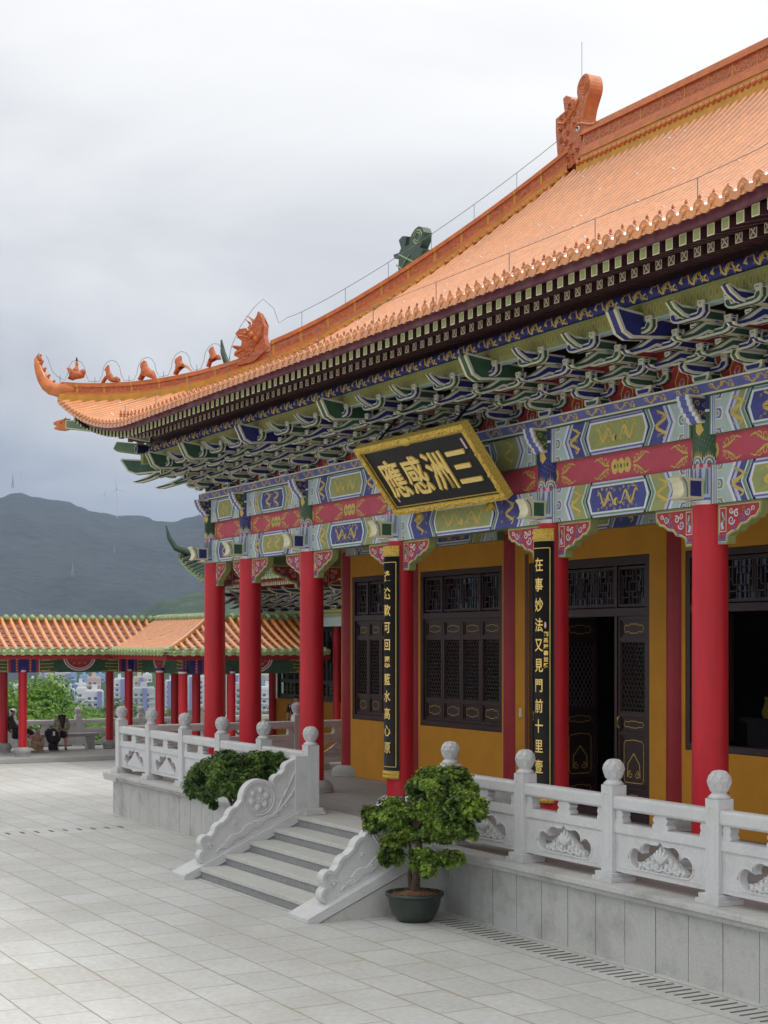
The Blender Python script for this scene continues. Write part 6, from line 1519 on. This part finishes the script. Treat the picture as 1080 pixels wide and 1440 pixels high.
def pylon(px,pyb,pyt,dist,label):
    X,Y=pol(px,dist); zb=3.5+(904-pyb)*dist/2180; h=(pyb-pyt)*dist/2180; m=MB(); w=h*.10
    for sx in (-1,1):
        for sy in (-1,1): m.tube([(sx*w,sy*w,-6),(sx*w*.25,sy*w*.25,h*.6),(0,0,h)],.35,4,MET)
    for k in range(7):
        z=h*k/9; q=w*(1-.75*min(1,z/(h*.6))); z2=h*(k+1)/9; q2=w*(1-.75*min(1,z2/(h*.6)))
        for (a,b) in (((-q,-q,z),(q2,-q2,z2)),((q,-q,z),(-q2,-q2,z2)),((q,-q,z),(q2,q2,z2)),((q,q,z),(q2,-q2,z2))): m.tube([a,b],.2,3,MET)
    for z in (h*.65,h*.78,h*.9): m.tube([(-w*1.1,0,z),(w*1.1,0,z)],.3,4,MET)
    tag(m.obj('transmission_pylon',None,(X,Y,zb)),label,'pylon','pylons on the slopes')
pylon(102,806,793,2050,'steel pylon on the middle slope of the big hill'); pylon(161,774,768,2400,'small steel pylon higher on the slope right of the other'); pylon(18,688,675,2950,'steel mast on the highest hill top left of the turbine')
# ================================================================ PEOPLE
SKIN=mat('skin',(.42,.24,.16),.55,.05); HAIR=mat('black_hair',(.010,.009,.009),.4,.2); BLK=mat('black_cloth',(.015,.015,.018),.85,.2); BEI=mat('beige_cloth',(.42,.36,.30),.85,.1); BRN=mat('dark_brown_cloth',(.045,.035,.032),.85,.2); TAN=mat('patterned_tan_cloth',(.33,.22,.14),.85,.55,14); LIME=mat('pale_green_cloth',(.38,.44,.20),.85,.2,8); SHOE=mat('dark_shoe',(.02,.02,.025),.6)
def person(name,loc,rz,J,parts,label,scale=1):
    """J: joints; parts: list of (name,material,node list,edges)"""
    root=empty(name,loc,rz,label=label,cat='person'); root.scale=(scale,)*3
    for (pn,mt,nd,ed) in parts: skin_obj(pn,nd,ed,mt,root,(0,0,0),2)
    return root
def hand(c,d,s=1):   # palm with five short fingers
    c=Vector(c); d=Vector(d).normalized(); a=d.cross(V(0,0,1)); a=a.normalized() if a.length>.1 else V(1,0,0)
    nd=[(c,.03*s),(c+d*.05,.034*s)]; ed=[(0,1)]
    for k,l in enumerate((.06,.075,.08,.07)):
        b=c+d*.06+a*(k-1.5)*.018; i=len(nd); nd+=[(b,.010),(b+d*l*.6-V(0,0,.01),.009),(b+d*l-V(0,0,.03),.007)]; ed+=[(1,i),(i,i+1),(i+1,i+2)]
    i=len(nd); nd+=[(c+d*.02+a*.035,.011),(c+d*.06+a*.055-V(0,0,.01),.009)]; ed+=[(0,i),(i,i+1)]
    return nd,ed
def join(*lists):
    N_=[];E_=[]
    for nd,ed,att in lists:
        o=len(N_); N_+=nd; E_+=[(a+o,b+o) for a,b in ed]
        if att is not None: E_.append((att,o))
    return N_,E_
# seated woman, leaning forward (local +x = facing, z from bench floor .14)
body=[((0,0,.50),.13),((.04,0,.66),.115),((.12,0,.84),.115),((.18,0,.95),.10),((.23,0,1.03),.05),((.31,0,1.08),.085),((.35,0,1.02),.06),
 ((.13,.17,.92),.055),((.20,.24,.72),.042),((.38,.16,.58),.034),((.46,.08,.60),.03),((.13,-.17,.92),.055),((.20,-.24,.72),.042),((.38,-.16,.58),.034),((.46,-.08,.60),.03),
 ((.06,.10,.48),.10),((.44,.11,.50),.075),((.46,.11,.26),.055),((.44,.11,.06),.038),((.58,.11,.03),.032),((.06,-.10,.48),.10),((.44,-.13,.50),.075),((.50,-.15,.26),.055),((.48,-.15,.06),.038),((.62,-.15,.03),.032)]
be=[(0,1),(1,2),(2,3),(3,4),(4,5),(5,6),(3,7),(7,8),(8,9),(9,10),(3,11),(11,12),(12,13),(13,14),(0,15),(15,16),(16,17),(17,18),(18,19),(0,20),(20,21),(21,22),(22,23),(23,24)]
h1,e1=hand((.47,.07,.60),(.3,-.5,.3)); h2,e2=hand((.47,-.07,.60),(.3,.5,.3))
bn,bee=join((body,be,None),(h1,e1,10),(h2,e2,14))
hair=[((.29,0,1.14),.125),((.33,0,1.05),.12),((.36,.02,.93),.105),((.37,.02,.80),.08),((.37,.03,.68),.035),((.24,0,1.02),.11),((.22,-.03,.88),.07)]
he=[(0,1),(1,2),(2,3),(3,4),(0,5),(5,6)]
top=[((.01,0,.58),.135),((.05,0,.68),.13),((.12,0,.84),.13),((.17,0,.94),.115),((.13,.17,.92),.068),((.20,.245,.72),.055),((.33,.18,.61),.045),((.13,-.17,.92),.068),((.20,-.245,.72),.055),((.33,-.18,.61),.045)]
te=[(0,1),(1,2),(2,3),(3,4),(4,5),(5,6),(3,7),(7,8),(8,9)]
skirt=[((0,0,.47),.15),((.08,.1,.49),.12),((.30,.11,.50),.10),((.46,.11,.46),.085),((.08,-.1,.49),.12),((.30,-.12,.50),.10),((.47,-.13,.46),.085),((.49,-.0,.40),.09)]
se=[(0,1),(1,2),(2,3),(0,4),(4,5),(5,6),(3,7)]
person('person',(-28.15,2.42,.16),R(-12),None,[('body',SKIN,bn,bee),('hair',HAIR,hair,he),('top',BEI,top,te),('skirt',BLK,skirt,se),('shoe',SHOE,[((.43,.11,.03),.045),((.60,.11,.03),.04)],[(0,1)]),('shoe',SHOE,[((.47,-.15,.03),.045),((.64,-.15,.03),.04)],[(0,1)])],'woman with long black hair, beige top and black skirt bending over on the bench')
# reclining person behind the bright red column (faces +Y)
b2=[((0,0,.52),.14),((-.10,0,.70),.125),((-.14,0,.92),.13),((-.10,0,1.04),.10),((-.06,0,1.12),.05),((-.03,0,1.22),.085),((.02,0,1.16),.06),
 ((-.12,.18,1.0),.055),((.02,.22,.78),.045),((.25,.18,.72),.036),((-.12,-.18,1.0),.055),((.02,-.22,.78),.045),((.25,-.18,.72),.036),
 ((.05,.10,.52),.11),((.46,.12,.62),.08),((.66,.12,.36),.055),((.72,.12,.10),.038),((.86,.12,.06),.032),((.05,-.10,.52),.11),((.46,-.12,.62),.08),((.66,-.12,.34),.055),((.70,-.12,.08),.038),((.84,-.12,.05),.032)]
e2_=[(0,1),(1,2),(2,3),(3,4),(4,5),(5,6),(3,7),(7,8),(8,9),(3,10),(10,11),(11,12),(0,13),(13,14),(14,15),(15,16),(16,17),(0,18),(18,19),(19,20),(20,21),(21,22)]
h1,e1=hand((.25,.17,.72),(1,-.3,-.1)); h2,e2=hand((.25,-.17,.72),(1,.3,-.1)); bn,bee=join((b2,e2_,None),(h1,e1,9),(h2,e2,12))
person('person',(-28.05,.92,.15),R(80),None,[('body',SKIN,bn,bee),('hair',HAIR,[((-.06,0,1.28),.085),((-.10,0,1.20),.075)],[(0,1)]),('jacket',BRN,[((0,0,.60),.16),((-.10,0,.72),.15),((-.14,0,.92),.15),((-.11,0,1.03),.12),((-.12,.19,1.0),.07),((.02,.23,.78),.058),((.20,.19,.73),.048),((-.12,-.19,1.0),.07),((.02,-.23,.78),.058),((.20,-.19,.73),.048)],[(0,1),(1,2),(2,3),(3,4),(4,5),(5,6),(3,7),(7,8),(8,9)]),
 ('trousers',BLK,[((0,0,.50),.165),((.05,.10,.53),.125),((.46,.12,.63),.095),((.64,.12,.38),.07),((.70,.12,.16),.055),((.05,-.10,.53),.125),((.46,-.12,.63),.095),((.64,-.12,.36),.07),((.69,-.12,.14),.055)],[(0,1),(1,2),(2,3),(3,4),(0,5),(5,6),(6,7),(7,8)])],'person in dark clothes on the bench, half hidden by the bright red corridor column')
# crouching small person in patterned cloth
b3=[((0,0,.16),.10),((.05,0,.30),.095),((.10,0,.42),.085),((.13,0,.49),.04),((.17,0,.57),.075),((.21,0,.53),.05),((.08,.12,.42),.04),((.16,.15,.28),.032),((.28,.08,.26),.027),((.08,-.12,.42),.04),((.16,-.15,.28),.032),((.28,-.08,.26),.027),((.03,.08,.15),.075),((.26,.10,.28),.055),((.20,.10,.06),.035),((.30,.10,.03),.03),((.03,-.08,.15),.075),((.26,-.10,.28),.055),((.20,-.10,.06),.035),((.30,-.10,.03),.03)]
e3=[(0,1),(1,2),(2,3),(3,4),(4,5),(2,6),(6,7),(7,8),(2,9),(9,10),(10,11),(0,12),(12,13),(13,14),(14,15),(0,16),(16,17),(17,18),(18,19)]
h1,e1=hand((.28,.07,.26),(1,-.3,-.2)); h2,e2=hand((.28,-.07,.26),(1,.3,-.2)); bn,bee=join((b3,e3,None),(h1,e1,8),(h2,e2,11))
person('person',(-27.55,1.42,.145),R(10),None,[('body',SKIN,bn,bee),('hair',HAIR,[((.14,0,.63),.075),((.11,0,.56),.06)],[(0,1)]),('dress',TAN,[((0,0,.14),.14),((.05,0,.30),.13),((.09,0,.42),.11),((.08,.13,.41),.055),((.16,.16,.29),.045),((.08,-.13,.41),.055),((.16,-.16,.29),.045),((.2,.1,.2),.10),((.2,-.1,.2),.10),((.24,.0,.10),.11)],[(0,1),(1,2),(2,3),(3,4),(2,5),(5,6),(0,7),(0,8),(0,9)])],'small dark-haired person crouching on the floor in patterned tan clothes beside the bench',1.15)
m=MB(); m.ball((0,0,.20),(.14,.16,.21),LIME,12,8); m.ball((.02,-.06,.34),(.08,.08,.08),LIME); m.tube([(0,-.05,.36),(0,0,.46),(0,.07,.36)],.012,5,LIME); tag(m.obj('cloth_bag',None,(-27.35,1.05,.145)),'pale green soft bag on the floor left of the crouching person','bag')
m=MB(); m.ball((0,0,.24),(.15,.20,.25),BLK,14,10); m.ball((-.02,-.10,.34),(.12,.14,.14),BLK); m.ball((.0,.12,.14),(.12,.13,.13),BLK); m.ball((.11,0,.17),(.07,.15,.13),BLK); m.box(.15,.19,-.03,.03,.27,.40,WHITE); m.tube([(-.1,-.1,.5),(-.2,-.12,.3),(-.1,-.1,.1)],.02,6,BLK); m.tube([(0,-.04,.52),(0,0,.58),(0,.04,.52)],.014,5,BLK)
tag(m.obj('backpack',None,(-27.6,1.98,.36)),'black backpack with white marks leaning on the bench between the two people','backpack')
m=MB(); m.box(-.11,.11,-.12,.12,.02,.24,BLK); tag(m.obj('shoulder_bag',None,(-27.62,2.0,.142),bevel=.03),'low black bag on the floor under the backpack','bag')
# standing person far back
b4=[((0,0,.92),.13),((0,0,1.1),.12),((0,0,1.32),.13),((0,0,1.42),.09),((0,0,1.5),.05),((.01,0,1.62),.085),((.05,0,1.57),.05),((0,.19,1.38),.05),((.02,.24,1.1),.04),((.08,.24,.86),.03),((0,-.19,1.38),.05),((.02,-.24,1.1),.04),((.08,-.24,.86),.03),((0,.1,.88),.10),((.02,.1,.48),.065),((0,.1,.08),.04),((.13,.1,.03),.035),((0,-.1,.88),.10),((.02,-.1,.48),.065),((0,-.1,.08),.04),((.13,-.1,.03),.035)]
e4=[(0,1),(1,2),(2,3),(3,4),(4,5),(5,6),(3,7),(7,8),(8,9),(3,10),(10,11),(11,12),(0,13),(13,14),(14,15),(15,16),(0,17),(17,18),(18,19),(19,20)]
h1,e1=hand((.08,.24,.86),(.2,0,-1)); h2,e2=hand((.08,-.24,.86),(.2,0,-1)); bn,bee=join((b4,e4,None),(h1,e1,9),(h2,e2,12))
person('person',(-21.75,7.55,.27),R(160),None,[('body',SKIN,bn,bee),('hair',HAIR,[((-.01,0,1.66),.10),((-.05,0,1.60),.09)],[(0,1)]),('shirt',BLK,[((0,0,.98),.14),((0,0,1.15),.135),((0,0,1.34),.145),((0,.2,1.38),.065),((.02,.24,1.15),.055),((0,-.2,1.38),.065),((.02,-.24,1.15),.055)],[(0,1),(1,2),(2,3),(3,4),(2,5),(5,6)]),('trousers',BRN,[((0,0,.92),.145),((0,.1,.86),.115),((.02,.1,.48),.08),((0,.1,.12),.06),((0,-.1,.86),.115),((.02,-.1,.48),.08),((0,-.1,.12),.06)],[(0,1),(1,2),(2,3),(0,4),(4,5),(5,6)])],'dark-haired standing person, only the head showing beside the big red column')
bpy.context.view_layer.update()
